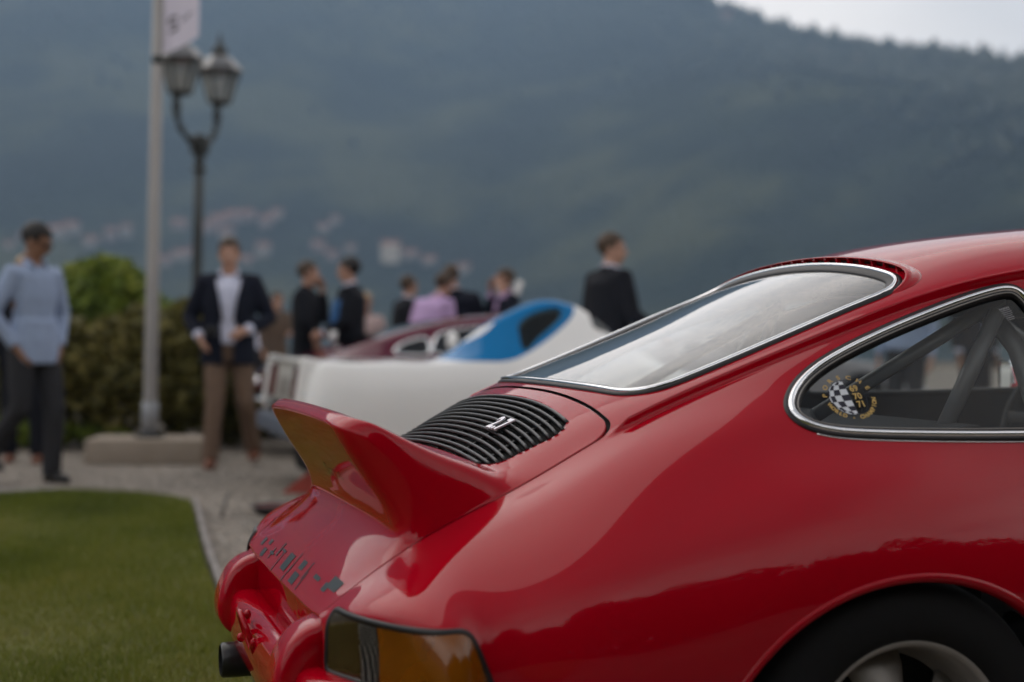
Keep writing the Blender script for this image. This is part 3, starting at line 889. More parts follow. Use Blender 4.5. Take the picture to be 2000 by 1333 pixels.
for i in range(nl):
    for j in range(nm):
        lo0, lo1 = -math.pi / 2 + math.pi / 2 * (i / nl) * 1.02, -math.pi / 2 + math.pi / 2 * ((i + 1) / nl) * 1.02
        la0, la1 = -math.pi / 2 + math.pi * j / nm, -math.pi / 2 + math.pi * (j + 1) / nm
        P_ = [gl_(lo0 + (lo1 - lo0) * k / 4, la0) for k in range(5)] + [gl_(lo1, la0 + (la1 - la0) * k / 4) for k in range(1, 5)]
        P_ += [gl_(lo1 + (lo0 - lo1) * k / 4, la1) for k in range(1, 5)] + [gl_(lo0, la1 + (la0 - la1) * k / 4) for k in range(1, 4)]
        (black if (i + j) % 2 else white).append(P_)
disc_patch('sticker_check', white, M['white_print'], .0002)
disc_patch('sticker_check', black, M['black_print'], .0002)
ln = []
def stroke(P_, w):
    for a, b in zip(P_[:-1], P_[1:]):
        a, b = Vector(a), Vector(b); nrm = Vector((-(b - a).y, (b - a).x)).normalized() * w / 2
        ln.append([tuple(a + nrm), tuple(a - nrm), tuple(b - nrm), tuple(b + nrm)])
for lon in (.45, .95, 1.57): stroke([gl_(lon, -math.pi / 2 + math.pi * k / 24) for k in range(25)], .0006)
for lon in (-1.57,): stroke([gl_(lon, -math.pi / 2 + math.pi * k / 24) for k in range(25)], .0008)
for la in (.55, .95): stroke([gl_(k / 16 * 1.57, la) for k in range(17)], .0005)
disc_patch('sticker_globe_lines', ln, M['black_print'], .0003)
def sticker_text(txt, size, x, y, ang, mat, name, bold=.0004, sx_=1.0):
    V, F = text_mesh(txt, size, 0, bold)
    c_, s_ = math.cos(ang), math.sin(ang)
    return [(x + (a[0] * sx_) * c_ - a[1] * s_, y + (a[0] * sx_) * s_ + a[1] * c_) for a in V], F
def merge_text(name, items, mat, lift=.0004):
    v, f = [], []
    for P_, F_ in items:
        b = len(v); v += [st(x, y, lift) for x, y in P_]; f += [tuple(i + b for i in q) for q in F_]
    return mesh_obj(name, v, f, mat, qpane, False)
items = []
for i, t_ in enumerate(('69', '70', '71')):
    items.append(sticker_text(t_, .0195, .0165, .0185 - .0185 * i, 0, None, '', .0006, .88))
merge_text('sticker_year_numerals', items, M['gold'])
items = []
top_s, bot_s = 'PORSCHE', 'WORLD - CHAMPION'
for i, ch in enumerate(top_s):
    a = R(168 - i * 24.5); items.append(sticker_text(ch, .0125, .0475 * math.cos(a), .0475 * math.sin(a), a - math.pi / 2, None, '', .0003, 1.25))
for i, ch in enumerate(bot_s):
    if ch == ' ': continue
    a = R(196 + i * 10.1); items.append(sticker_text(ch, .0115, .0475 * math.cos(a), .0475 * math.sin(a), a + math.pi / 2, None, '', .0006, .95))
merge_text('sticker_ring_lettering', items, M['gold'])
# etched maker's mark in the upper front corner of the pane
mk = MB(); d = px_dir(1944, 612); t = (-.520 - CAM.y) / d.y; q = CAM + d * t
mp_, mn = on_side(q.x, q.z); mp_ = mp_ - mn * .0045
ex = Vector((1, 0, 0)); ex = (ex - mn * ex.dot(mn)).normalized(); ez = mn.cross(ex); ez = ez if ez.z > 0 else -ez
c_, s_ = math.cos(R(14)), math.sin(R(14)); ex, ez = ex * c_ + ez * s_, ez * c_ - ex * s_
for r_ in range(7):
    x = -.0125 + .001 * r_; wmax = .0125 - .0004 * r_
    while x < wmax:
        w = random.uniform(.0012, .0032); h = .0036 if r_ == 0 else .0019
        c = mp_ + ex * (x + w / 2) + ez * (.012 - r_ * .0042)
        mk.add([c - ex * w / 2 - ez * h / 2, c + ex * w / 2 - ez * h / 2, c + ex * w / 2 + ez * h / 2, c - ex * w / 2 + ez * h / 2], [(0, 1, 2, 3)]); x += w + .0007
mk.build('glass_mark', simple('etched_print', (.34, .34, .36), .6), qpane, False)

# --- tail lamps
def lens_mat(name, tint, col, solid):
    m = glass(name, tint, .8, .03); n, l = m.node_tree.nodes, m.node_tree.links
    tr = [x for x in n if x.type == 'BSDF_TRANSPARENT'][0]; d = n.new('ShaderNodeBsdfDiffuse'); d.inputs[0].default_value = (*col, 1)
    z = n.new('ShaderNodeTexNoise'); z.inputs['Scale'].default_value = 9; t = n.new('ShaderNodeTexCoord'); l.new(t.outputs['Object'], z.inputs['Vector'])
    r = n.new('ShaderNodeMapRange'); r.inputs['To Min'].default_value = solid - .25; r.inputs['To Max'].default_value = solid + .2; l.new(z.outputs['Fac'], r.inputs['Value'])
    a = n.new('ShaderNodeMixShader'); l.new(r.outputs[0], a.inputs[0]); l.new(tr.outputs[0], a.inputs[1]); l.new(d.outputs[0], a.inputs[2])
    mx = [x for x in n if x.type == 'MIX_SHADER' and x != a][0]; l.new(a.outputs[0], mx.inputs[1])
    return m
M['lens_amber'] = lens_mat('amber_lens', (.95, .42, .03), (.34, .10, .004), .6)
M['lens_dark'] = lens_mat('dulled_lens', (.6, .35, .15), (.085, .055, .02), .5)  # red lens section, its dulling by grazing reflection put into the colour
M['lens_rib'] = simple('ribbed_reflector', (.13, .12, .10), .35, .4)
M['lamp_house'] = simple('lamp_housing', (.62, .50, .34), .45, noise=.5, nscale=14)
ft = f_tail(full)
lens, _ = full.cut(ft + .003, -1)
ay_ = np.abs(lens.P[:, 1])
for side in (-1, 1):
    sd_, _ = lens.cut(lens.P[:, 1] * side, 1)
    lamp = empty('tail_lamp', (0, 0, 0), 0, red_car)
    f1 = np.abs(sd_.P[:, 1]) - .605
    inner, _ = sd_.cut(f1, -1); outer, _ = sd_.cut(f1, 1)
    f2 = np.abs(outer.P[:, 1]) - .655
    rib, _ = outer.cut(f2, -1); amber, _ = outer.cut(f2, 1)
    inner.build('dulled_lens', M['lens_dark'], lamp, off=.003); amber.build('amber_lens', M['lens_amber'], lamp, off=.003)
    rib.build('ribbed_lens', M['rimdark'], lamp, off=.001)
    rb = MB()
    rc = rib.clean(); yy = np.abs(rc.P[:, 1])
    for zz in np.arange(.460, .560, .0045):
        for yk in np.linspace(.610, .650, 7):
            k = np.argmin((yy - yk) ** 2 + (rc.P[:, 2] - zz) ** 2)
            c = rc.P[k] + rc.N[k] * .003; c = (c[0] + 0.0, side * yk, zz)
            rb.ell(c, (.003, .0028, .0016), 6, 4)
    tag(rb.build('ribbed_studs', M['lens_rib'], lamp), kind='stuff')
    sd_.build('lamp_housing', M['lamp_house'], lamp, off=-.028)
    hp, hn = on_side(-.795, .515, side)
    z_ax = hn.to_track_quat('Z', 'Y').to_matrix().to_4x4()
    MB().lathe([(0.0, .012), (.012, .014), (.019, .010), (.021, -.010), (.021, -.03)], 20, Matrix.Translation(hp - hn * .020) @ z_ax).build('bulb_holder', M['void'], lamp)
    hp, hn = on_side(-.86, .49, side) if side else None
    MB().lathe([(0.0, .006), (.004, .005), (.006, 0)], 10, Matrix.Translation(hp - hn * .006) @ hn.to_track_quat('Z', 'Y').to_matrix().to_4x4()).build('lens_screw', M['void'], lamp)
    for P_, N_ in loops_from(np.where(full.P[:, 1] * side > 0, ft, 1.0)):
        p_, n_ = resample(P_, N_, True, .007, 3)
        sweep('lamp_seal', p_, n_, True, [(-.006, -.004), (-.0055, .004), (-.002, .006), (.004, .0055), (.0065, .002), (.0065, -.03), (-.006, -.03)], M['rubber'], lamp)

# --- rear bumper, over-riders, plate recess, exhaust
bp = [(-.45,.815),(-.58,.806),(-.70,.785),(-.80,.755),(-.875,.705),(-.925,.63),(-.955,.54),(-.968,.45),(-.974,.34),(-.976,.2),(-.977,0)]
bp = bp + [(x, -y) for x, y in bp[-2::-1]]
bpl = np.array([(x, y, .455) for x, y in bp]); bn = np.array([(x * .0, 0, 0) for x, y in bp])
bpl, _ = resample(bpl, np.tile([0, 0, 1.0], (len(bpl), 1)), False, .02, 8)
T = np.gradient(bpl, axis=0); bn = np.cross(T, [0, 0, 1.0]); bn /= np.linalg.norm(bn, axis=1, keepdims=True)
if bn[len(bn) // 2][0] > 0: bn = -bn
sweep('rear_bumper', bpl, bn, False, [(.002, -.04), (-.002, -.010), (.000, .010), (.010, .026), (.030, .034), (.075, .036), (.115, .030), (.150, .012), (.162, -.02), (.16, -.06)], M['red'], red_car, inward=(0, 0, -50))
def extrude_profile(name, pts, y0, y1, mat, parent, bev, bulge=0.0):
    bm = bmesh.new()
    a = [bm.verts.new((x, y0, z)) for x, z in pts]; b = [bm.verts.new((x, y1, z)) for x, z in pts]
    n = len(pts)
    bm.faces.new(a); bm.faces.new(b[::-1])
    for i in range(n): bm.faces.new((a[i], b[i], b[(i + 1) % n], a[(i + 1) % n]))
    bmesh.ops.recalc_face_normals(bm, faces=bm.faces[:])
    caps = [e for e in bm.edges if abs(e.verts[0].co.y - e.verts[1].co.y) < 1e-6]
    bmesh.ops.bevel(bm, geom=caps, offset=bev, segments=4, affect='EDGES', profile=.5)
    me = bpy.data.meshes.new(name); bm.to_mesh(me); bm.free(); me.materials.append(mat)
    me.polygons.foreach_set('use_smooth', np.ones(len(me.polygons), dtype=bool))
    o = obj_from_mesh(name, me, parent)
    o.modifiers.new('soft', 'WEIGHTED_NORMAL')
    return o
guard = smooth_closed([(-.93,.530),(-.958,.529),(-.985,.517),(-1.008,.494),(-1.026,.456),(-1.034,.418),(-1.029,.382),(-1.008,.354),(-.975,.342),(-.93,.342)], 60)
def guard_pod(yc):
    V, F = [], []; na = 40; nb = len(guard); g_ = np.array(guard)
    pw = lambda c, e: math.copysign(abs(c) ** e, c)
    for i in range(na + 1):
        la = -math.pi / 2 + math.pi * i / na; c = pw(max(0, math.cos(la)), .34)
        for x, z in g_: V.append((-.93 + (x + .93) * c, yc + .061 * pw(math.sin(la), .34), .44 + (z - .44) * c))
    for i in range(na):
        for q in range(nb): F.append((i * nb + q, i * nb + (q + 1) % nb, (i + 1) * nb + (q + 1) % nb, (i + 1) * nb + q))
    o = mesh_obj('bumper_guard', V, F, M['red'], red_car)
    bm = bmesh.new(); bm.from_mesh(o.data); bmesh.ops.remove_doubles(bm, verts=bm.verts[:], dist=1e-5); bmesh.ops.recalc_face_normals(bm, faces=bm.faces[:]); bm.to_mesh(o.data); bm.free()
for y in (.41, -.41): guard_pod(y)
MB().box((-.930, 0, .495), (.03, .96, .09), None, .006).build('rear_panel', M['red'], red_car, True, 40)
for y, z in ((.10, .47), (.06, .44), (.13, .42), (.02, .49), (-.07, .45)):
    MB().ell((-1.013, y, z - .03), (.008, .010, .010), 10, 6).build('bolt', M['red'], red_car)
rg = MB(); rg.tube([(-1.02 - .015 * math.sin(a), -.02 + .045 * math.cos(a), .43 + .045 * math.sin(a)) for a in np.linspace(0, 2 * math.pi, 25)], .006, 8, False)
rg.build('towing_ring', M['red'], red_car)
MB().lathe([(.034, .0), (.039, .004), (.0395, .02), (.0395, .35), (.034, .35), (.034, .0)], 28, Matrix.Translation((-1.035, .305, .305)) @ Matrix.Rotation(R(90), 4, 'Y')).build('exhaust_tailpipe', M['blackplastic'], red_car)
MB().lathe([(0, .08), (.034, .08)], 20, Matrix.Translation((-1.035, .305, .305)) @ Matrix.Rotation(R(90), 4, 'Y')).build('exhaust_bore', M['void'], red_car)
MB().lathe([(0, -.30), (.085, -.295), (.10, -.27), (.10, .27), (.085, .295), (0, .30)], 24, Matrix.Translation((-.80, 0, .30)) @ Matrix.Rotation(R(90), 4, 'X')).build('silencer', M['rimdark'], red_car)

# --- wheels
def wheel(x, side, rr=.314, yo=.832, w=.205):
    wh = empty('wheel', (x, 0, rr), 0, red_car)
    A = Matrix.Rotation(R(90) if side < 0 else R(-90), 4, 'X')      # local +Z of the lathe points outboard
    T0 = Matrix.Translation((0, side * (yo - w), 0)) @ A
    ty = [(.200, w - .012), (.208, w - .004), (.228, w + .001), (.255, w + .0), (.280, w - .008), (.298, w - .022), (.309, w - .040), (rr, w * .6), (rr, w * .4), (.309, .040), (.290, .012), (.24, 0), (.2, .01)]
    MB().lathe(ty, 72, T0).build('tyre', M['tyre'], wh)
    rp = [(.192, w - .014), (.196, w - .0095), (.2015, w - .0085), (.2065, w - .011), (.208, w - .018), (.206, w - .03)]
    MB().lathe(rp[::-1], 72, T0).build('rim_lip', M['rimgrey'], wh)
    MB().lathe([(.192, w - .014), (.187, w - .024), (.182, w - .05), (.178, w - .085), (.165, w - .10)], 72, T0).build('rim_barrel', M['rimgrey'], wh)
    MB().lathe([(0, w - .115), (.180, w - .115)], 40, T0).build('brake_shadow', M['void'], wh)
    sp_ = MB()
    for k in range(5):
        a = 2 * math.pi * k / 5 + R(100)
        V = []; F = []
        prof = [(.045, .030, -.030), (.075, .030, -.034), (.11, .038, -.046), (.145, .052, -.062), (.172, .060, -.080)]
        for r_, hw, hz in prof:
            for q in range(7):
                f_ = q / 6 * 2 - 1; an = a + f_ * hw / r_
                V.append(T0 @ Vector((r_ * math.cos(an), r_ * math.sin(an), w + hz - .008 - .012 * f_ * f_)))
        for i in range(len(prof) - 1):
            for q in range(6): F.append((i * 7 + q, i * 7 + q + 1, (i + 1) * 7 + q + 1, (i + 1) * 7 + q))
        o = mesh_obj('spoke', V, F, M['rimgrey'], wh); m_ = o.modifiers.new('t', 'SOLIDIFY'); m_.thickness = .012; m_.offset = 0
    MB().lathe([(0, w - .016), (.03, w - .017), (.036, w - .024), (.05, w - .032), (.06, w - .06), (.06, w - .11)], 32, T0).build('hub_cap', M['rimdark'], wh)
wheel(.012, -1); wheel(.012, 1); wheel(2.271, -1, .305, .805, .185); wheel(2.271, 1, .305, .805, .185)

# --- cabin: floor, shelf, seats, cage, dash, mirror
MB().box((.9, 0, .20), (2.6, 1.44, .02)).build('floor_pan', M['void'], red_car, False)
MB().box((-.02, 0, .845), (.66, 1.22, .012), Matrix.Rotation(R(-4), 4, 'Y')).build('rear_shelf', M['lining'], red_car, False)
for side in (-1, 1):
    MB().box((-.62, side * .62, .25), (.4, .1, .02)).build('splash_guard', M['void'], red_car, False)
    MB().box((.0, side * .44, .38), (.86, .02, .60)).build('wheel_house', M['void'], red_car, False)
for y in (-.36, .36):
    seat = empty('bucket_seat', (1.02, y, .22), 0, red_car)
    MB().box((.10, 0, .10), (.48, .46, .14), Matrix.Rotation(R(-8), 4, 'Y'), .04).build('seat_base', M['lining'], seat)
    bk = smooth_closed([(-.24,.02),(-.25,.35),(-.20,.48),(-.13,.55),(-.11,.70),(0,.74),(.11,.70),(.13,.55),(.20,.48),(.25,.35),(.24,.02)], 44) * np.array([1, .62])
    bm = bmesh.new(); vs_ = [bm.verts.new((-.12 - .22 * z, yy_, z + .08)) for yy_, z in bk]; f_ = bm.faces.new(vs_)
    ex_ = bmesh.ops.extrude_face_region(bm, geom=[f_]); bmesh.ops.translate(bm, vec=(.10, 0, .02), verts=[e for e in ex_['geom'] if isinstance(e, bmesh.types.BMVert)])
    bmesh.ops.recalc_face_normals(bm, faces=bm.faces[:]); me = bpy.data.meshes.new('seat_back'); bm.to_mesh(me); bm.free(); me.materials.append(M['lining'])
    obj_from_mesh('seat_back', me, seat)
def on_y(u, v, y):
    d = px_dir(u, v); t = (y - CAM.y) / d.y; return CAM + d * t
hoop = [(.55, -.56, .30), (.52, -.555, .80), (.47, -.51, 1.02), (.46, -.44, 1.09), (.46, -.2, 1.125), (.46, .2, 1.125), (.46, .44, 1.09), (.47, .51, 1.02), (.52, .555, .80), (.55, .56, .30)]
MB().tube(hoop, .021, 14).build('roll_hoop', M['cage'], red_car)
for side in (-1, 1):
    a, b = on_y(1955, 585, -.47), on_y(1592, 812, -.49)
    a2, b2 = on_y(1948, 610, -.50), on_y(1838, 850, -.52)
    fl = lambda p_: (p_.x, p_.y if side < 0 else -p_.y, p_.z)
    MB().tube([fl(a), fl(b)], .0150, 14).build('cage_stay', M['cage'], red_car)
    MB().tube([fl(a2), fl(b2)], .0175, 14).build('cage_brace', M['cage'], red_car)
    MB().tube([(.46, side * .40, 1.10), (1.05, side * .44, 1.14), (1.5, side * .55, .92), (1.55, side * .58, .4)], .02, 12).build('cage_side_bar', M['cage'], red_car)
MB().box((1.52, 0, .80), (.26, 1.26, .16), None, .05).build('dashboard', M['lining'], red_car)
sw = MB(); sw.tube([(1.24 + .06 * math.sin(a), .36 + .18 * math.cos(a), .82 + .17 * math.sin(a)) for a in np.linspace(0, 2 * math.pi, 33)], .013, 8, False)
sw.tube([(1.24, .36, .82), (1.5, .36, .72)], .025, 8).box((1.24, .36, .82), (.012, .34, .03)).build('steering_wheel', M['lining'], red_car)
# door mirror on the far door, seen through the quarter glass
mc = on_y(1962, 733, .80)
mir = empty('door_mirror', mc, 0, red_car)
def rrect(w, h, r, n=6):
    P_ = []
    for cx, cy, a0 in ((w/2-r, h/2-r, 0), (-w/2+r, h/2-r, 90), (-w/2+r, -h/2+r, 180), (w/2-r, -h/2+r, 270)):
        for k in range(n + 1): a = R(a0 + 90 * k / n); P_.append((cx + r * math.cos(a), cy + r * math.sin(a)))
    return P_
rr_ = rrect(.095, .088, .022)
mv = [(-.0, a, b) for a, b in rr_] + [(.012, a * 1.04, b * 1.04) for a, b in rr_] + [(.05, a * .55, b * .55) for a, b in rr_]
n_ = len(rr_); mf = [(i + k * n_, (i + 1) % n_ + k * n_, (i + 1) % n_ + (k + 1) * n_, i + (k + 1) * n_) for k in range(2) for i in range(n_)] + [tuple(2 * n_ + i for i in range(n_))]
mesh_obj('mirror_shell', mv, mf, M['chrome'], mir)
mesh_obj('mirror_glass', [(.004, a * .93, b * .93) for a, b in rr_], [tuple(range(n_))], simple('mirror', (.75, .75, .72), .02, 1.0), mir, False)
MB().tube([(.03, 0, -.02), (.035, -.06, -.12)], .012, 8).build('mirror_stalk', M['chrome'], mir)
mir.rotation_euler = (0, 0, R(-14))
# front lamps and bumper (outside this photograph, seen only in passing)
for side in (-1, 1):
    MB().ell((2.90, side * .60, .615), (.06, .10, .10), 20, 12, Matrix.Rotation(R(0), 3, 'Y')).build('headlamp', M['lens_rib'], red_car)
    MB().box((.80, side * .805, .70), (.16, .02, .022), None, .006).build('door_handle', M['chrome'], red_car)

# ================================================================ ground, lawn, lake, mountain, air
def gravel_mat():
    m, n, l, b = nmat('pale_gravel'); b.inputs['Roughness'].default_value = .92
    t = n.new('ShaderNodeTexCoord')
    v = n.new('ShaderNodeTexVoronoi'); v.inputs['Scale'].default_value = 62; l.new(t.outputs['Object'], v.inputs['Vector'])
    z = n.new('ShaderNodeTexNoise'); z.inputs['Scale'].default_value = 1.1; z.inputs['Detail'].default_value = 7; l.new(t.outputs['Object'], z.inputs['Vector'])
    hs = n.new('ShaderNodeSeparateColor'); l.new(v.outputs['Color'], hs.inputs[0])
    r1 = n.new('ShaderNodeValToRGB'); e = r1.color_ramp.elements
    e[0].position = .0; e[0].color = (.085, .070, .056, 1); e[1].position = 1; e[1].color = (.31, .265, .22, 1)
    q = e.new(.5); q.color = (.19, .16, .132, 1)
    l.new(hs.outputs[0], r1.inputs[0])
    r2 = n.new('ShaderNodeMapRange'); r2.inputs['From Min'].default_value = .3; r2.inputs['From Max'].default_value = .7; r2.inputs['To Min'].default_value = .66; r2.inputs['To Max'].default_value = 1.25
    l.new(z.outputs['Fac'], r2.inputs['Value'])
    x = n.new('ShaderNodeMix'); x.data_type = 'RGBA'; x.blend_type = 'MULTIPLY'; x.inputs[0].default_value = 1
    l.new(r1.outputs[0], x.inputs[6]); l.new(r2.outputs[0], x.inputs[7]); l.new(x.outputs[2], b.inputs['Base Color'])
    z3 = n.new('ShaderNodeTexNoise'); z3.inputs['Scale'].default_value = 11; z3.inputs['Detail'].default_value = 5; z3.inputs['Roughness'].default_value = .7; l.new(t.outputs['Object'], z3.inputs['Vector'])
    r3 = n.new('ShaderNodeMapRange'); r3.inputs['From Min'].default_value = .35; r3.inputs['From Max'].default_value = .65; r3.inputs['To Min'].default_value = .68; r3.inputs['To Max'].default_value = 1.3; l.new(z3.outputs['Fac'], r3.inputs['Value'])
    x3 = n.new('ShaderNodeMix'); x3.data_type = 'RGBA'; x3.blend_type = 'MULTIPLY'; x3.inputs[0].default_value = 1; l.new(x.outputs[2], x3.inputs[6]); l.new(r3.outputs[0], x3.inputs[7]); l.new(x3.outputs[2], b.inputs['Base Color'])
    q = n.new('ShaderNodeBump'); q.inputs['Strength'].default_value = .8; q.inputs['Distance'].default_value = .008; q.invert = True
    l.new(v.outputs['Distance'], q.inputs['Height']); l.new(q.outputs[0], b.inputs['Normal'])
    return m
def leaf_mat(name, c0, c1, c2, trans=.35):
    """foliage coloured leaf by leaf through the 'tint' attribute"""
    m, n, l, b = nmat(name); b.inputs['Roughness'].default_value = .55; b.inputs['Specular IOR Level'].default_value = .35
    a = n.new('ShaderNodeAttribute'); a.attribute_name = 'tint'
    r = n.new('ShaderNodeValToRGB'); e = r.color_ramp.elements
    e[0].color = (*c0, 1); e[1].color = (*c2, 1); q = e.new(.5); q.color = (*c1, 1)
    l.new(a.outputs['Fac'], r.inputs[0]); l.new(r.outputs[0], b.inputs['Base Color'])
    t = n.new('ShaderNodeBsdfTranslucent'); l.new(r.outputs[0], t.inputs[0])
    mx = n.new('ShaderNodeMixShader'); mx.inputs[0].default_value = trans
    o = n['Material Output']; l.new(b.outputs[0], mx.inputs[1]); l.new(t.outputs[0], mx.inputs[2]); l.new(mx.outputs[0], o.inputs['Surface'])
    return m
M['gravel'] = gravel_mat()
M['grass'] = leaf_mat('lawn_grass', (.060, .086, .008), (.150, .175, .020), (.28, .25, .065))
M['soil'] = simple('lawn_soil', (.10, .10, .022), .95, noise=.5, nscale=9)
M['pebble'] = leaf_mat('loose_pebbles', (.10, .085, .07), (.22, .19, .16), (.44, .40, .35), 0.0)
M['stone'] = simple('plinth_stone', (.30, .25, .20), .85, noise=.25, nscale=5, bump=.2)
M['edging'] = simple('edging_stone', (.21, .19, .18), .9, noise=.45, nscale=12, bump=.3)

def ground_sheet(name, mat, z, x0, x1, y0, y1, n=2):
    V = [(x0 + (x1 - x0) * i / n, y0 + (y1 - y0) * j / n, z) for i in range(n + 1) for j in range(n + 1)]
    F = [(i * (n + 1) + j, (i + 1) * (n + 1) + j, (i + 1) * (n + 1) + j + 1, i * (n + 1) + j + 1) for i in range(n) for j in range(n)]
    return tag(mesh_obj(name, V, F, mat, None, False), kind='structure')
gz = ground_sheet('gravel_ground', M['gravel'], 0, -70, 70, -60, 46)
# lake and its far shore bed
ml, n_, l_, b_ = nmat('lake'); b_.inputs['Base Color'].default_value = (.02, .045, .06, 1); b_.inputs['Roughness'].default_value = .12
t_ = n_.new('ShaderNodeTexCoord'); z_ = n_.new('ShaderNodeTexNoise'); z_.inputs['Scale'].default_value = .35; z_.inputs['Detail'].default_value = 4
l_.new(t_.outputs['Object'], z_.inputs['Vector']); q_ = n_.new('ShaderNodeBump'); q_.inputs['Strength'].default_value = .35; q_.inputs['Distance'].default_value = .6
l_.new(z_.outputs['Fac'], q_.inputs['Height']); l_.new(q_.outputs[0], b_.inputs['Normal'])
ground_sheet('lake_water', ml, -1.6, -3200, 3200, -3200, 3200)
tag(MB().box((0, 46.2, -.62), (140, .5, 1.6), None, .02).build('lake_wall', M['stone'], None, False), 'low stone quay wall along the lake behind the gravel', 'wall')

# --- lawn: outline traced on the ground
edge_px = [(372, 993), (378, 1020), (386, 1060), (397, 1105), (410, 1145), (421, 1178), (440, 1230), (462, 1285), (482, 1333)]
far_px = [(372, 993), (340, 985), (290, 979), (210, 975), (140, 974), (90, 976), (0, 982)]
E_ = [on_ground(u, v) for u, v in edge_px]; F_ = [on_ground(u, v) for u, v in far_px]
ext = (E_[-1] - E_[-3]).normalized()
lawn_pts = [Vector((-16, F_[-1].y - .6, 0))] + F_[::-1] + E_[1:] + [E_[-1] + ext * 1.5, E_[-1] + ext * 3.5 + Vector((-.4, 0, 0)), Vector((-2.6, -9, 0)), Vector((-16, -9, 0))]
poly = np.array([(p.x, p.y) for p in lawn_pts])
LZ = .045
lv_ = [(x, y, LZ) for x, y in poly] + [(x, y, -.02) for x, y in poly]; nl_ = len(poly)
lawn = mesh_obj('lawn', lv_, [tuple(range(nl_))] + [(i, (i + 1) % nl_, nl_ + (i + 1) % nl_, nl_ + i) for i in range(nl_)], M['soil'], None, False)
tag(lawn, kind='structure')
# blades: short mown grass, denser where the photo looks
N_ = 230000
cand = np.stack([rng.uniform(-3.9, -.55, N_ * 2), rng.uniform(-.6, 7.2, N_ * 2)], 1)
cand = cand[poly_sdf(cand[:, 0], cand[:, 1], poly) < -.004][:N_]
n_b = len(cand); ang = rng.uniform(0, 2 * np.pi, n_b)
hgt = rng.uniform(.016, .036, n_b) * (1 + .35 * np.sin(cand[:, 0] * 3.1) * np.sin(cand[:, 1] * 2.3)); lean = rng.normal(0, .013, (n_b, 2)); wd = rng.uniform(.0014, .0030, n_b)
dx, dy = np.cos(ang) * wd, np.sin(ang) * wd
b0 = np.stack([cand[:, 0] - dx, cand[:, 1] - dy, np.full(n_b, LZ - .002)], 1); b1 = np.stack([cand[:, 0] + dx, cand[:, 1] + dy, np.full(n_b, LZ - .002)], 1)
tp_ = np.stack([cand[:, 0] + lean[:, 0], cand[:, 1] + lean[:, 1], LZ + hgt], 1)
V = np.stack([b0, b1, tp_], 1).reshape(-1, 3); F = np.arange(n_b * 3).reshape(-1, 3)
def patchy(xy, sc, seed):
    r = np.random.default_rng(seed); s = 0
    for k in range(6):
        a = r.uniform(0, 2 * np.pi); f = sc * (1.0 + k * .7); s = s + np.sin(xy[:, 0] * np.cos(a) * f + xy[:, 1] * np.sin(a) * f + r.uniform(0, 6)) / (1 + .5 * k)
    return s / 3
ti = np.clip(.46 + .36 * patchy(cand, 1.7, 3) + .16 * patchy(cand, 6, 4) + rng.normal(0, .13, n_b), 0, 1)
tag(fast_mesh('grass', V, F, M['grass'], None, False, ti), kind='stuff')
# edging: short stone kerb pieces along the right side of the lawn
ep = [Vector(p) for p in E_] + [E_[-1] + ext * .6, E_[-1] + ext * 1.5]
kerb = empty('lawn_edging', ep[0])
tag(kerb, 'narrow pale stone edging between the lawn and the gravel', 'kerb')
d_ = np.concatenate([[0], np.cumsum([(b - a).length for a, b in zip(ep[:-1], ep[1:])])]); step = .42
for k in range(int(d_[-1] / step)):
    q = [np.array([np.interp(t, d_, [p[i] for p in ep]) for i in range(2)]) for t in (k * step + .006, (k + 1) * step - .006)]
    c = (q[0] + q[1]) / 2; dv = q[1] - q[0]; L_ = np.linalg.norm(dv)
    o = MB().box((0, 0, 0), (L_, .030, .10), Matrix.Rotation(math.atan2(dv[1], dv[0]) + random.uniform(-.02, .02), 4, 'Z'), .006).build('edging_stone', M['edging'], kerb, False)
    o.location = Vector((c[0] + .028, c[1], .012 + random.uniform(-.004, .004))) - kerb.location
tag(MB().box((0, 0, 0), (.5, .16, .06), Matrix.Rotation(R(8), 4, 'Z'), .01).build('stone_slab', M['edging'], None, False), 'pale flat stone at the far left corner of the lawn', 'stone').location = on_ground(28, 975) + Vector((0, 0, .03))
# loose pebbles where the path is in view
N_ = 26000
pc = np.stack([rng.uniform(-2.6, 2.6, N_), rng.uniform(3.4, 9.8, N_)], 1); pc = pc[poly_sdf(pc[:, 0], pc[:, 1], poly) > .06]
ico = [(0, 0, 1), (.9, 0, .2), (.28, .85, .2), (-.72, .53, .2), (-.72, -.53, .2), (.28, -.85, .2)]; icf = [(0, 1, 2), (0, 2, 3), (0, 3, 4), (0, 4, 5), (0, 5, 1)]
r_ = rng.uniform(.005, .015, len(pc)); rot = rng.uniform(0, 6.28, len(pc)); ic = np.array(ico)
X = pc[:, None, 0] + r_[:, None] * (ic[None, :, 0] * np.cos(rot)[:, None] - ic[None, :, 1] * np.sin(rot)[:, None] * .8)
Y = pc[:, None, 1] + r_[:, None] * (ic[None, :, 0] * np.sin(rot)[:, None] + ic[None, :, 1] * np.cos(rot)[:, None] * .8)
Z = r_[:, None] * ic[None, :, 2] * .7 - .001
V = np.stack([X, Y, Z], -1).reshape(-1, 3); F = (np.arange(len(pc))[:, None, None] * 6 + np.array(icf)[None]).reshape(-1, 3)
tag(fast_mesh('gravel_pebbles', V, F, M['pebble'], None, False, np.repeat(rng.uniform(0, 1, len(pc)), 5)), kind='stuff')

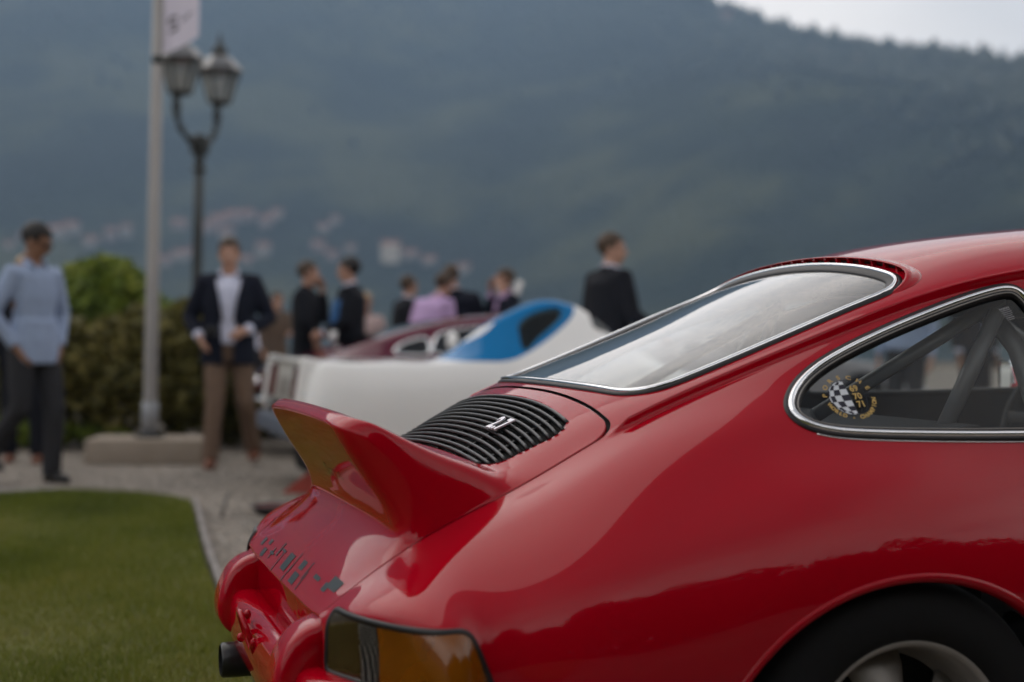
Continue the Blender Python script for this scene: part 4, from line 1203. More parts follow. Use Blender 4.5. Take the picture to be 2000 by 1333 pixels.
# --- mountain across the lake
AZ0 = TH                                             # heading of the lens
ridge_tab = [(-180, 5), (-140, 6), (-115, 9), (-90, 13), (-60, 15.0), (-40, 16.0), (-24, 14.6), (-14, 14.4), (-8, 14.8), (0, 14.6), (4.5, 13.9), (7.9, 13.05), (9.5, 12.35), (11.3, 11.6), (13.0, 11.0), (15.0, 10.75), (17.0, 10.35), (19.6, 9.9), (24, 9.1), (32, 8.0), (45, 8.5), (60, 7), (90, 5), (120, 5), (180, 5)]
def ridge_el(a): return np.interp(a, [t[0] for t in ridge_tab], [t[1] for t in ridge_tab])
R0, R1, R2 = 1100.0, 2700.0, 2950.0
def fbm(x, y, seed, oct=5):
    r = np.random.default_rng(seed); s = 0; amp = 1; fr = 1
    for k in range(oct):
        for j in range(3):
            a = r.uniform(0, 2 * np.pi); p = r.uniform(0, 6.28); s = s + amp * np.sin((x * np.cos(a) + y * np.sin(a)) * fr + p) / 3
        amp *= .52; fr *= 2.03
    return s
def near(a): return np.interp(a, [-40, -20, 0, 20, 40], [1.06, 1.05, 1.0, .52, .50])
def mount_z(a, r):
    """a: degrees from the lens heading (right positive), r: metres from the camera"""
    x, y = r * np.sin(np.radians(a) + AZ0), r * np.cos(np.radians(a) + AZ0)
    k = near(a); r = r / k
    top = k * np.tan(np.radians(ridge_el(a))) * R1
    t = np.clip((r - R0) / (R1 - R0), 0, 1); s = .16 * t ** .7 + .84 * t ** 1.25
    up = top * s * (1 + .0 * t)
    back = np.where(r > R1, 1 - .25 * ((r - R1) / (R2 - R1)) ** 1.2, 1)
    env = np.clip(t * 6, 0, 1) * (1 - .75 * np.clip((t - .75) / .25, 0, 1))
    return -2 + (up * back) + env * (40 * fbm(x / 260, y / 260, 5, 4) + 7 * fbm(x / 40, y / 40, 6, 3))
aa = np.concatenate([np.linspace(-150, -26, 70, endpoint=False), np.linspace(-26, 24, 330, endpoint=False), np.linspace(24, 150, 70)])
rr = np.concatenate([np.linspace(R0, R1, 90), np.linspace(R1 + 30, R2, 6)])
AA, RR = np.meshgrid(aa, rr, indexing='ij'); RR = RR * near(AA); ZZ = mount_z(AA, RR)
V = np.stack([CAMX + RR * np.sin(np.radians(AA) + AZ0), CAMY + RR * np.cos(np.radians(AA) + AZ0), ZZ], -1).reshape(-1, 3)
def forest_mat():
    m, n, l, b = nmat('forest_slope'); b.inputs['Roughness'].default_value = .9; b.inputs['Specular IOR Level'].default_value = .1
    t = n.new('ShaderNodeTexCoord')
    z = n.new('ShaderNodeTexNoise'); z.inputs['Scale'].default_value = .0045; z.inputs['Detail'].default_value = 9; z.inputs['Roughness'].default_value = .62; l.new(t.outputs['Object'], z.inputs['Vector'])
    v = n.new('ShaderNodeTexVoronoi'); v.inputs['Scale'].default_value = .11; l.new(t.outputs['Object'], v.inputs['Vector'])
    r = n.new('ShaderNodeValToRGB'); e = r.color_ramp.elements
    e[0].position = .42; e[0].color = (.006, .012, .006, 1); e[1].position = .61; e[1].color = (.062, .068, .028, 1); q = e.new(.5); q.color = (.014, .023, .010, 1)
    l.new(z.outputs['Fac'], r.inputs[0]); l.new(r.outputs[0], b.inputs['Base Color'])
    q = n.new('ShaderNodeBump'); q.inputs['Strength'].default_value = 1; q.inputs['Distance'].default_value = 9; q.invert = True
    l.new(v.outputs['Distance'], q.inputs['Height']); l.new(q.outputs[0], b.inputs['Normal'])
    return m
M['forest'] = forest_mat()
mo = fast_mesh('mountain', V, grid_faces(len(aa), len(rr))[:, ::-1], M['forest'], None, True); tag(mo, kind='structure')
# tree crowns standing along the skyline and over the upper slope
Nf = 9000
fa = rng.uniform(-24, 23, Nf); fr_ = R1 - np.abs(rng.normal(0, 1, Nf)) * 260 + 20; fr_ = np.clip(fr_, R0 + 60, R1 + 60)
fa[:2600] = rng.uniform(5, 23, 2600); fr_[:2600] = R1 + rng.uniform(-30, 25, 2600)
fr_ = fr_ * near(fa); fz = mount_z(fa, fr_); hh = rng.uniform(6, 15, Nf); hh[:2600] *= rng.choice([.7, 1.0, 1.7, 2.3], 2600, p=[.4, .35, .2, .05]); ww = hh * rng.uniform(.28, .62, Nf)
oc = np.array([(1, 0, .35), (.31, .95, .4), (-.81, .59, .3), (-.81, -.59, .42), (.31, -.95, .33), (0, 0, 1), (.1, 0, -.1)])
of = np.array([(0, 1, 5), (1, 2, 5), (2, 3, 5), (3, 4, 5), (4, 0, 5), (1, 0, 6), (2, 1, 6), (3, 2, 6), (4, 3, 6), (0, 4, 6)])
fx, fy = CAMX + fr_ * np.sin(np.radians(fa) + AZ0), CAMY + fr_ * np.cos(np.radians(fa) + AZ0)
V = np.stack([fx[:, None] + oc[None, :, 0] * ww[:, None], fy[:, None] + oc[None, :, 1] * ww[:, None], fz[:, None] + oc[None, :, 2] * hh[:, None]], -1).reshape(-1, 3)
F = (np.arange(Nf)[:, None, None] * 7 + of[None]).reshape(-1, 3)
M['forest_tree'] = leaf_mat('forest_crowns', (.008, .016, .007), (.016, .026, .010), (.036, .044, .017), .1)
tag(fast_mesh('forest', V, F, M['forest_tree'], None, False, np.repeat(rng.uniform(0, 1, Nf), 10)), kind='stuff')

# --- village houses on the far slope
M['plaster'] = simple('house_plaster', (.33, .305, .28), .9, noise=.15, nscale=.3)
M['plaster_pink'] = simple('pink_plaster', (.30, .24, .225), .9, noise=.15, nscale=.3)
M['plaster_villa'] = simple('villa_plaster', (.62, .55, .46), .9)
M['roof_tile'] = simple('clay_roof', (.30, .12, .075), .85, noise=.3, nscale=1.0)
M['pane_dark'] = simple('far_windows', (.03, .035, .04), .3)
def slope_hit(u, v):
    d = px_dir(u, v); a = math.degrees(math.atan2(d.x, d.y) - AZ0); hor = math.hypot(d.x, d.y)
    for r in np.arange(R0 + 5, R1, 4.0) * float(near(a)):
        if mount_z(np.array([a]), np.array([r]))[0] >= CAMZ + d.z / hor * r: return CAM + d * (r / hor)
    return None
def house(u, v, wpx, hpx, wall, label, stor):
    p = slope_hit(u, v)
    if p is None: return
    dist = (p - CAM).length; w = max(7, wpx / FPX * dist); h = max(5, hpx / FPX * dist); dp = w * .7
    o = empty('village_house', p, -AZ0 + R(random.uniform(-25, 25)))
    tag(o, label, 'house', 'village houses on the far hillside')
    m = MB().box((0, 0, h / 2 - 2), (w, dp, h + 4)); m.build('wall', wall, o, False)
    e = .6; rz_ = h; rh = w * .22
    MB().add([(-w/2-e, -dp/2-e, rz_), (w/2+e, -dp/2-e, rz_), (w/2+e, dp/2+e, rz_), (-w/2-e, dp/2+e, rz_), (-w/2-e, 0, rz_+rh), (w/2+e, 0, rz_+rh)], [(0,1,5,4), (2,3,4,5), (0,4,3), (1,2,5), (3,2,1,0)]).build('roof', M['roof_tile'], o, False)
    nx = max(2, int(w / 3.2)); ny = max(1, min(stor, int(h / 3)))
    for i in range(nx):
        for j in range(ny):
            MB().box((-w/2 + (i + .5) * w / nx, -dp/2 - .03, 1.6 + j * h / ny), (1.0, .12, 1.5)).build('window', M['pane_dark'], o, False)
HS = [(18,478,16,10,0),(45,462,18,10,1),(112,455,30,16,0),(140,450,26,18,0),(178,474,24,14,0),(216,462,20,20,1),(246,456,20,20,0),(350,440,26,14,1),(405,446,26,16,1),(428,434,30,16,1),(455,428,30,18,1),(482,424,28,16,1),(442,456,26,12,0),(520,436,26,18,1),(540,420,22,14,0),(632,446,22,12,0),(655,432,18,14,0),(322,512,22,16,1),(352,502,26,16,0),(376,496,22,14,0),(514,492,26,20,0),(482,508,22,12,1),(622,482,24,14,1),(648,500,22,14,1),(684,486,18,12,0),(762,504,34,34,2),(800,500,28,14,0),(838,510,26,12,0),(905,528,24,16,0),(1420,34,22,12,1),(1596,98,16,10,0),(1612,112,14,9,1),(1672,114,14,9,0),(1912,162,12,12,0)]
def _place(u):
    if u < 95: return 'left of the blue-shirted man'
    if u < 290: return 'between the blue-shirted man and the flagpole'
    if u < 385: return 'between the flagpole and the lamp post'
    if u < 560: return 'between the lamp post and the two dark suits'
    if u < 720: return 'above the two dark suits'
    if u < 1000: return 'above the group by the maroon car'
    return 'near the skyline over the red car'
_cnt = {}; _ordn = ['first', 'second', 'third', 'fourth', 'fifth', 'sixth', 'seventh', 'eighth', 'ninth', 'tenth', 'eleventh']
for (u, v, w, h, k) in sorted(HS):
    kind_ = 'pink' if k == 1 else 'pale'; pl = _place(u); _cnt[(kind_, pl)] = _cnt.get((kind_, pl), 0) + 1
    lab = 'large cream villa standing out brightest on the far hillside' if k == 2 else '%s far hillside house %s, %s from left' % (kind_, pl, _ordn[_cnt[(kind_, pl)] - 1])
    house(u, v + 8, w, h, M['plaster_villa'] if k == 2 else M['plaster_pink'] if k == 1 else M['plaster'], lab, 3)

# --- air between here and the mountain
hm = bpy.data.materials.new('valley_haze'); hm.use_nodes = True; hn_, hl_ = hm.node_tree.nodes, hm.node_tree.links; hn_.clear()
ho = hn_.new('ShaderNodeOutputMaterial'); hv = hn_.new('ShaderNodeVolumePrincipled')
hv.inputs['Color'].default_value = (.43, .66, 1.0, 1); hv.inputs['Density'].default_value = .00034; hv.inputs['Anisotropy'].default_value = .1
hl_.new(hv.outputs[0], ho.inputs['Volume'])
hz_ = MB().box((CAMX, CAMY, 600), (6640, 6640, 1206)).build('haze', hm, None, False); tag(hz_, kind='stuff')

# ================================================================ plants
def leaf_cloud(blobs, n, size, seed, mat, name, parent, squash=.8, shell=.45, tint_mid=.45, tint_sd=.18, up=.35, soft=False):
    """leaf-sized faces through several ellipsoids, thicker near their surfaces"""
    r = np.random.default_rng(seed); blobs = np.array(blobs, float)
    vol = blobs[:, 3] * blobs[:, 4] * blobs[:, 5]; pick = r.choice(len(blobs), n, p=vol ** .8 / (vol ** .8).sum())
    d = r.normal(size=(n, 3)); d /= np.linalg.norm(d, axis=1, keepdims=True)
    rad = r.uniform(0, 1, n) ** (1 / 3.0); rad = np.where(r.uniform(size=n) < shell, r.uniform(.82, 1.04, n), rad)
    if soft: rad = np.abs(r.normal(0, .62, n))
    rad = rad * (1 + .16 * np.sin(d[:, 0] * 7 + pick) * np.sin(d[:, 2] * 6 + pick * 2) * np.sin(d[:, 1] * 8))
    c = blobs[pick, :3] + d * rad[:, None] * blobs[pick, 3:6]
    nrm = d + r.normal(0, .65, (n, 3)); nrm[:, 2] += up; nrm /= np.linalg.norm(nrm, axis=1, keepdims=True)
    t = np.cross(nrm, r.normal(size=(n, 3))); t /= np.linalg.norm(t, axis=1, keepdims=True); b = np.cross(nrm, t)
    s = size * r.uniform(.55, 1.35, n)[:, None]
    V = np.stack([c - t * s, c + b * s * .48, c + t * s, c - b * s * .48], 1).reshape(-1, 3)
    tint = np.clip(tint_mid + r.normal(0, tint_sd, n) + .22 * (r.uniform(size=len(blobs)) - .5)[pick] * 2, 0, 1)
    return fast_mesh(name, V, np.arange(n * 4).reshape(-1, 4), mat, parent, False, tint)
M['bark'] = simple('bark', (.075, .058, .042), .9, noise=.4, nscale=9, bump=.6)
M['leaf_green'] = leaf_mat('bright_shrub_leaves', (.05, .085, .010), (.15, .21, .022), (.30, .33, .05))
M['leaf_olive'] = leaf_mat('olive_shrub_leaves', (.050, .052, .012), (.145, .13, .030), (.30, .25, .075))
M['leaf_dark'] = leaf_mat('park_tree_leaves', (.010, .022, .006), (.028, .050, .012), (.06, .085, .02), .25)
def stems(name, base, tips, r0, mat, parent):
    m = MB()
    for t in tips:
        mid = Vector(base).lerp(Vector(t), .5) + Vector((random.uniform(-.08, .08), random.uniform(-.08, .08), 0))
        m.tube([base, mid, t], [r0, r0 * .7, r0 * .3], 7)
    return m.build(name, mat, parent)
def shrub(u, v_base, d, blobs, n, size, mat, label, seed, tint=.45, up=.35):
    """blobs in metres: (right, away, height, rx, ry, rz) about the foot, seen along the lens heading"""
    o = empty('shrub', ground_at(u, d), -TH); tag(o, label, 'shrub', 'shrubs behind the flagpole')
    r_ = np.random.default_rng(seed + 500); extra = []
    for b_ in blobs:
        for _ in range(6):
            q = r_.normal(size=3); q /= np.linalg.norm(q); q[2] = abs(q[2]) * .9 - .15; s_ = r_.uniform(.22, .42)
            extra.append((b_[0] + q[0] * b_[3] * .92, b_[1] + q[1] * b_[4] * .92, max(.05, b_[2] + q[2] * b_[5] * .92), b_[3] * s_, b_[4] * s_, b_[5] * s_))
    blobs = [tuple(b[:3]) + tuple(x * .86 for x in b[3:]) for b in blobs] + extra
    leaf_cloud(blobs, n, size, seed, mat, 'foliage', o, tint_mid=tint, tint_sd=.2, up=up)
    stems('stem', (0, 0, 0), [(b[0] * .8, b[1] * .8, b[2]) for b in blobs[:6]], .022, M['bark'], o)
    return o
shrub(195, 0, 14.6, [(0, 0, 1.15, .54, .5, .62), (-.28, .1, 1.42, .34, .35, .40), (.28, .0, 1.36, .32, .35, .42), (.03, .1, 1.58, .30, .28, .32), (.46, .1, 1.05, .32, .35, .5), (-.47, .1, 1.08, .32, .35, .5)], 14000, .058, M['leaf_green'], 'rounded bright green shrub rising above the olive bushes behind the flagpole', 11, .55)
shrub(215, 0, 13.2, [(0, 0, .62, .62, .5, .60), (-.42, .0, .75, .40, .4, .55), (.40, .1, .68, .42, .4, .55), (.1, -.15, .92, .34, .3, .30), (-.35, -.1, .98, .26, .3, .24), (.5, 0, .95, .26, .3, .26)], 11000, .052, M['leaf_olive'], 'loose brownish olive bush between the man in the blue shirt and the flagpole', 12, .48)
shrub(345, 0, 13.4, [(0, 0, .60, .48, .45, .58), (.28, .05, .66, .36, .4, .56), (-.25, .0, .9, .36, .35, .45), (.12, 0, 1.12, .26, .3, .28), (.38, .1, .95, .24, .3, .3)], 8500, .052, M['leaf_olive'], 'olive bush to the right of the flagpole, beside the lamp post', 13, .42)
shrub(350, 0, 15.6, [(0, 0, .8, .42, .4, .62), (.25, 0, 1.15, .25, .3, .28), (-.2, 0, 1.2, .26, .3, .3)], 7000, .038, M['leaf_green'], 'small green shrub behind the right-hand olive bush', 14, .42)
shrub(40, 0, 13.6, [(0, 0, .55, .6, .5, .55), (-.5, 0, .7, .5, .5, .55), (.4, 0, .6, .4, .4, .5), (.1, 0, .95, .4, .35, .3)], 13000, .036, M['leaf_olive'], 'olive bush mostly hidden behind the man in the blue shirt', 15, .32)
shrub(90, 0, 13.0, [(0, 0, .14, .35, .3, .16), (.5, .1, .12, .3, .3, .14), (-.5, .1, .15, .4, .3, .16)], 5000, .030, M['leaf_green'], 'low green ground plants at the foot of the bushes, left of the stone plinth', 16, .25)
shrub(505, 0, 14.5, [(0, 0, .22, .35, .3, .26), (.3, .1, .18, .25, .3, .2)], 4000, .032, M['leaf_olive'], 'low bush behind the legs of the man in the navy blazer', 17, .5)
shrub(455, 0, 13.6, [(0, 0, .3, .3, .3, .36), (-.2, .1, .25, .25, .3, .3)], 4000, .032, M['leaf_olive'], 'dark low bush between the plinth and the brown trousers', 18, .28)

# park trees on the camera's side of the lawn: outside the frame, mirrored in the paint
def park_tree(x, y, h, cr, seed, n=7000, label=None, crown=None):
    o = empty('park_tree', (x, y, 0)); tag(o, label, 'tree', 'park trees behind the photographer')
    r = np.random.default_rng(seed)
    bl = crown or [(r.normal(0, cr * .42), r.normal(0, cr * .42), h * r.uniform(.24, .86), cr * r.uniform(.42, .68), cr * r.uniform(.42, .68), h * r.uniform(.13, .21)) for _ in range(11)]
    leaf_cloud(bl, n, .19, seed, M['leaf_dark'], 'crown', o, tint_mid=.4, soft=crown is not None)
    m = MB(); m.tube([(0, 0, -.1), (.05, 0, h * .2), (-.05, .1, h * .5)], [h * .032, h * .024, h * .012], 10)
    for b in bl[:7]: m.tube([(0, 0, h * .22), (b[0] * .5, b[1] * .5, b[2] * .75), (b[0], b[1], b[2])], [h * .013, h * .008, h * .003], 6)
    m.build('trunk', M['bark'], o)
    return o
side_words = ['broad', 'tall', 'rounded', 'low', 'spreading', 'dense', 'ragged', 'wide', 'slender', 'thick', 'bushy', 'open']
for i_ in range(5):
    hx_ = -8.5 + i_ * 5.6
    o = empty('hedge', (hx_, -8.3 + .5 * math.sin(i_), 0)); tag(o, 'dark laurel hedge section behind the photographer, %s from the lawn end' % ['first', 'second', 'third', 'fourth', 'fifth', 'sixth', 'seventh', 'eighth', 'ninth'][i_], 'hedge', 'laurel hedge behind the photographer')
    leaf_cloud([(q, 0, 1.5, 1.3, .9, 1.7 + .3 * math.sin(i_ * 3 + q)) for q in (-2.2, -.8, .8, 2.2)], 5200, .17, 200 + i_, M['leaf_dark'], 'foliage', o, tint_mid=.4)
    stems('stem', (0, 0, 0), [(q, 0, 1.5) for q in (-1.8, 0, 1.8)], .05, M['bark'], o)
k_ = 0
for (x, y, h, cr) in [(-7.5, -10.5, 6.2, 2.3), (-3.6, -9.6, 7.0, 2.6), (.6, -10.2, 6.6, 2.5), (4.6, -9.4, 7.4, 2.7), (8.8, -9.8, 6.8, 2.6), (12.6, -8.6, 7.2, 2.7), (16, -6.0, 7.4, 2.7), (18.2, -2.0, 7.2, 2.6)]:
    park_tree(x, y, h, cr, 40 + k_, label=side_words[k_] + ' dark green park tree in the row behind the photographer'); k_ += 1

# ================================================================ flagpole, flag, lamp post
M['pole'] = simple('pole_paint', (.31, .295, .285), .5, noise=.12, nscale=6)
M['iron'] = simple('cast_iron', (.040, .044, .044), .5, .3, noise=.25, nscale=14, bump=.15)
M['lampglass'] = glass('lantern_glass', (.70, .74, .74), 2.2, .2)
_n, _l = M['lampglass'].node_tree.nodes, M['lampglass'].node_tree.links
_t = [x for x in _n if x.type == 'BSDF_TRANSPARENT'][0]; _m = [x for x in _n if x.type == 'MIX_SHADER'][0]
_d = _n.new('ShaderNodeBsdfTranslucent'); _d.inputs[0].default_value = (.80, .82, .80, 1); _x = _n.new('ShaderNodeMixShader'); _x.inputs[0].default_value = .38
_l.new(_t.outputs[0], _x.inputs[1]); _l.new(_d.outputs[0], _x.inputs[2]); _l.new(_x.outputs[0], _m.inputs[1])
pl_c = ground_at(297, 11.75)
plinth = MB(); MZ = Matrix.Rotation(-TH + R(4), 4, 'Z')
plinth.box((0, 0, .10), (.95, .60, .20), MZ, .012)
po = plinth.build('stone_plinth', M['stone'], None, True, 30); po.location = pl_c
tag(po, 'low pale stone plinth under the flagpole on the gravel', 'plinth')
fp0 = at_depth(292, 868, 11.75); fp0.z = .20; fpt = at_depth(311, -60, 11.75)
fpole = empty('flagpole', fp0); tag(fpole, 'tall light grey flagpole standing on the stone plinth', 'flagpole')
dirp = (fpt - fp0); L_ = dirp.length * 1.45; dn = dirp.normalized()
MB().tube([(0, 0, 0), dn * .30, dn * L_], [.056, .056, .036], 20).build('pole', M['pole'], fpole)
MB().tube([(0, 0, 0), dn * .28, dn * .29], [.070, .069, .060], 20).build('pole_sleeve', simple('sleeve', (.30, .31, .33), .45, .3), fpole)
MB().tube([(0, 0, 0), (0, 0, .02)], [.12, .12], 20).build('base_flange', M['iron'], fpole)
cl = at_depth(309, 118, 11.75) - fp0
MB().tube([cl - dn * .03, cl + dn * .03], [.052, .052], 16).tube([cl + Vector((.045, -.01, 0)), cl + Vector((.055, -.01, -.10))], .006, 6).build('halyard_clamp', M['iron'], fpole)
# banner: hangs down the right of the pole, its lower end curling back
def flag_pt(s, t):
    """s across 0..1 from the pole, t 0 at the lower edge upward"""
    u = 318 + 70 * s + 3 * math.sin(t * 5); v = 106 - 34 * s ** 1.3 * (1 if t < .02 else 1) - t * 420
    dz_ = 11.72 + .07 * math.sin(s * 3.4 + t * 4) + .03 * s
    return at_depth(u, v, dz_)
fv, ff = [], []
ns, nt = 16, 30
for i in range(ns + 1):
    for j in range(nt + 1): fv.append(flag_pt(i / ns, j / nt) - fp0)
for i in range(ns):
    for j in range(nt): q = i * (nt + 1) + j; ff.append((q, q + nt + 1, q + nt + 2, q + 1))
mf_, n, l, b = nmat('banner_cloth'); b.inputs['Base Color'].default_value = (.70, .66, .76, 1); b.inputs['Roughness'].default_value = .85
tr = n.new('ShaderNodeBsdfTranslucent'); tr.inputs[0].default_value = (.72, .68, .78, 1); mx = n.new('ShaderNodeMixShader'); mx.inputs[0].default_value = .45
l.new(b.outputs[0], mx.inputs[1]); l.new(tr.outputs[0], mx.inputs[2]); l.new(mx.outputs[0], n['Material Output'].inputs['Surface'])
flag = mesh_obj('flag', fv, ff, mf_, None, True); flag.location = fp0
tag(flag, 'white vertical banner with small dark marks hanging from the flagpole', 'flag')
mk = MB()
def flag_stroke(pts, w):
    for a, b in zip(pts[:-1], pts[1:]):
        P_ = []
        for (s, t) in (a, b):
            P_.append(flag_pt(s, t) - fp0 - Vector((0, .006, 0)))
        e = (P_[1] - P_[0]).cross(Vector((0, 1, 0))).normalized() * w
        mk.add([P_[0] - e, P_[1] - e, P_[1] + e, P_[0] + e], [(0, 1, 2, 3)])
flag_stroke([(.40, .150), (.18, .158), (.16, .128), (.34, .122), (.38, .095), (.16, .088)], .010)
flag_stroke([(.50, .115), (.58, .13), (.62, .118), (.70, .135), (.82, .128)], .005)
mk.build('banner_mark', simple('banner_ink', (.035, .035, .05), .8), flag, False)

D_ = 16.5
lp0 = ground_at(380, D_); lpt = at_depth(390, 292, D_)
lamp = empty('street_lamp', lp0); tag(lamp, 'dark iron lamp post with two glazed lanterns on curved arms', 'street lamp')
rel = lambda p: Vector(p) - lp0
H_ = rel(lpt).z; lx = rel(lpt).x; ly = rel(lpt).y
ax_ = lambda z: Vector((lx * z / H_, ly * z / H_, z))
MB().tube([ax_(0), ax_(.1), ax_(.12), ax_(.5), ax_(.55), ax_(.9), ax_(.95), ax_(2.2), ax_(H_)], [.16, .16, .12, .105, .085, .08, .062, .058, .048], 18).build('post', M['iron'], lamp)
for z_, rr__, hh__ in ((H_ - .24, .085, .03), (H_ - .14, .065, .05), (H_ - .02, .11, .05), (H_ + .06, .13, .05), (H_ + .12, .09, .05), (.97, .09, .03)):
    MB().tube([ax_(z_ - hh__), ax_(z_ - hh__ * .4), ax_(z_ + hh__ * .4), ax_(z_ + hh__)], [rr__ * .6, rr__, rr__, rr__ * .6], 16).build('post_collar', M['iron'], lamp)
tops = [rel(at_depth(345, 214, D_ - .36)), rel(at_depth(424, 232, D_ + .36))]
lant = [rel(at_depth(357, 130, D_ - .36)), rel(at_depth(432, 152, D_ + .36))]
for k, t in enumerate(tops):
    a = ax_(H_ + .05); pts = []
    for q in np.linspace(0, 1, 14):
        ho_ = a.lerp(t, min(1, q * 1.15 - .15 * q * q)); z_ = a.z + (t.z - a.z) * (q ** 1.7)
        w = math.sin(q * math.pi / 2); p = Vector((a.x + (t.x - a.x) * w, a.y + (t.y - a.y) * w, z_)); pts.append(p)
    am = MB(); am.tube(pts, [.034 - .010 * q for q in np.linspace(0, 1, 14)], 10)
    for q in (4, 8, 11): am.ell(pts[q], (.048, .048, .038), 10, 6)
    am.tube([t + Vector((0, 0, -.06)), t + Vector((0, 0, .02)), t + Vector((0, 0, .10)), t + Vector((0, 0, .16))], [.03, .055, .035, .06], 12)
    am.build('arm', M['iron'], lamp)
    L0 = Vector((t.x + (lant[k].x - t.x) * .6, t.y + (lant[k].y - t.y) * .6, t.z + .15))
    lo = empty('lantern', L0, -TH + R(18), lamp)
    n6 = 6; rb, rt, hg = .125, .235, .36
    ring = lambda r_, z_: [Vector((r_ * math.cos(2 * math.pi * i / n6), r_ * math.sin(2 * math.pi * i / n6), z_)) for i in range(n6)]
    A_, B_ = ring(rb, .04), ring(rt, .04 + hg)
    fr = MB()
    for i in range(n6): fr.tube([A_[i], B_[i]], .013, 6)
    for Rg in (A_, B_): fr.tube(Rg + [Rg[0]], .016, 6)
    fr.lathe([(0, 0), (.10, .01), (rb, .04)], 6)
    fr.build('lantern_frame', M['iron'], lo, False)
    for i in range(n6):
        j = (i + 1) % n6
        mesh_obj('lantern_pane', [A_[i], A_[j], B_[j], B_[i]], [(0, 1, 2, 3)], M['lampglass'], lo, False)
    MB().lathe([(rt + .035, .04 + hg), (rt + .04, .06 + hg), (.19, .17 + hg), (.10, .225 + hg), (.07, .235 + hg)], 6).build('lantern_roof', simple('lantern_roof', (.20, .20, .205), .35, .6), lo, False)
    MB().lathe([(.08, .225 + hg), (.095, .26 + hg), (.085, .31 + hg), (.05, .335 + hg), (.03, .37 + hg), (.035, .40 + hg), (.012, .44 + hg), (.006, .50 + hg)], 12).build('lantern_finial', M['iron'], lo)
    MB().tube([(0, 0, .05), (0, 0, .16), (0, 0, .17), (0, 0, .26)], [.03, .03, .045, .03], 10).build('lamp_bulb', simple('bulb', (.75, .68, .6), .3), lo)
# small odds and ends on the gravel
s0, s1 = on_ground(431, 1012), at_depth(447, 962, (on_ground(431, 1012) - CAM).length)
stake = MB().tube([s0 - s0, (s1 - s0) * .5, s1 - s0], [.007, .010, .008], 8).build('stake', simple('stake_wood', (.06, .055, .05), .8), None); stake.location = s0
tag(stake, 'thin dark stake leaning in the gravel path', 'stake')
c0 = on_ground(538, 1004)
bowl = empty('dish', c0, -TH); tag(bowl, 'shallow dark red dish lying on the gravel behind the ducktail', 'dish')
MB().lathe([(.0, .004), (.09, .004), (.135, .05), (.145, .055), (.15, .05), (.10, 0), (0, 0)], 28).build('dish_bowl', simple('dish_dark', (.03, .025, .025), .5), bowl)
MB().lathe([(0, .010), (.10, .010), (.125, .042)], 28).build('dish_inside', simple('dish_red', (.16, .03, .03), .5), bowl)
c0 = on_ground(582, 962)
ch = MB(); ch.add([(-.10, -.07, 0), (.12, -.07, 0), (.12, .07, 0), (-.10, .07, 0), (.10, -.07, .16), (.10, .07, .16)], [(0, 1, 2, 3), (0, 4, 5, 3), (1, 2, 5, 4), (0, 1, 4), (3, 5, 2)])
cho = ch.build('wheel_chock', simple('chock_red', (.42, .07, .05), .5), None, False); cho.location = c0; cho.rotation_euler = (0, 0, -TH)
tag(cho, 'red wedge wheel chock on the gravel by the tail of the white racing car', 'wheel chock')

# ================================================================ the other cars in the row
def car_skin(rows, nu=10, nv=10, shape=None):
    L = Loft([[rows[c][k] for c in range(len(rows))] for k in range(len(rows[0]))], .6)
    us = np.concatenate([np.linspace(L.t[c], L.t[c + 1], nu, endpoint=False) for c in range(len(rows) - 1)] + [[L.t[-1]]])
    K = len(rows[0]) - 1; vh = np.linspace(0, K, K * nv + 1); vs = np.concatenate([-vh[:0:-1], vh])
    U, Vv = np.meshgrid(us, vs, indexing='ij'); P = L(U, Vv); N = L.normal(U, Vv)
    if shape is not None:
        P = shape(P); N = np.cross(np.gradient(P, axis=0), np.gradient(P, axis=1)); N /= np.linalg.norm(N, axis=-1, keepdims=True) + 1e-12
    F = grid_faces(len(us), len(vs))
    if N[len(us) // 2, len(vs) // 2, 2] < 0: N = -N
    a = np.cross(P[1, 40] - P[0, 40], P[0, 41] - P[0, 40])
    if np.dot(a, N[0, 40]) < 0: F = F[:, ::-1]
    return Skin(P.reshape(-1, 3), N.reshape(-1, 3), F, np.stack([U.ravel(), Vv.ravel()], 1))
def side_f(sk, poly, side=0, zmin=-9):
    ok = (np.abs(sk.P[:, 1]) > .30) & (sk.P[:, 2] > zmin)
    if side: ok &= (np.sign(sk.P[:, 1]) == side)
    return np.where(ok, poly_sdf(sk.P[:, 0], sk.P[:, 2], poly), 1.0)
def plan_wheel(car, x, y, r, rim=.2, w=.2, mat=None):
    wh = empty('wheel', (x, y, r), 0, car); s_ = 1 if y > 0 else -1
    A = Matrix.Rotation(R(-90 * s_), 4, 'X')
    MB().lathe([(rim, w / 2 - .02), (rim + .02, w / 2), (r - .05, w / 2), (r - .01, w / 2 - .03), (r, w / 4), (r, -w / 4), (r - .01, -w / 2 + .03), (r - .05, -w / 2), (rim, -w / 2)], 40, A).build('tyre', M['tyre'], wh)
    MB().lathe([(0, w / 2 - .05), (.05, w / 2 - .04), (.07, w / 2 - .06), (rim * .8, w / 2 - .07), (rim * .93, w / 2 - .02), (rim * 1.02, w / 2 - .012), (rim * 1.02, -w / 2)], 32, A).build('rim', mat or M['rimgrey'], wh)
def loop_trim(sk, f, spec, parent, step=.02):
    sk2, lps = sk.cut(f, 1)
    for l in lps:
        if len(l) < 12: continue
        p, n = resample(sk2.P[l], sk2.N[l], True, step, 3)
        for nm, prof, mat in spec: sweep(nm, p, n, True, prof, mat, parent)
def to_local(u, v, y_world, org):
    p = on_y(u, v, y_world); return (p.x - org[0], p.z)

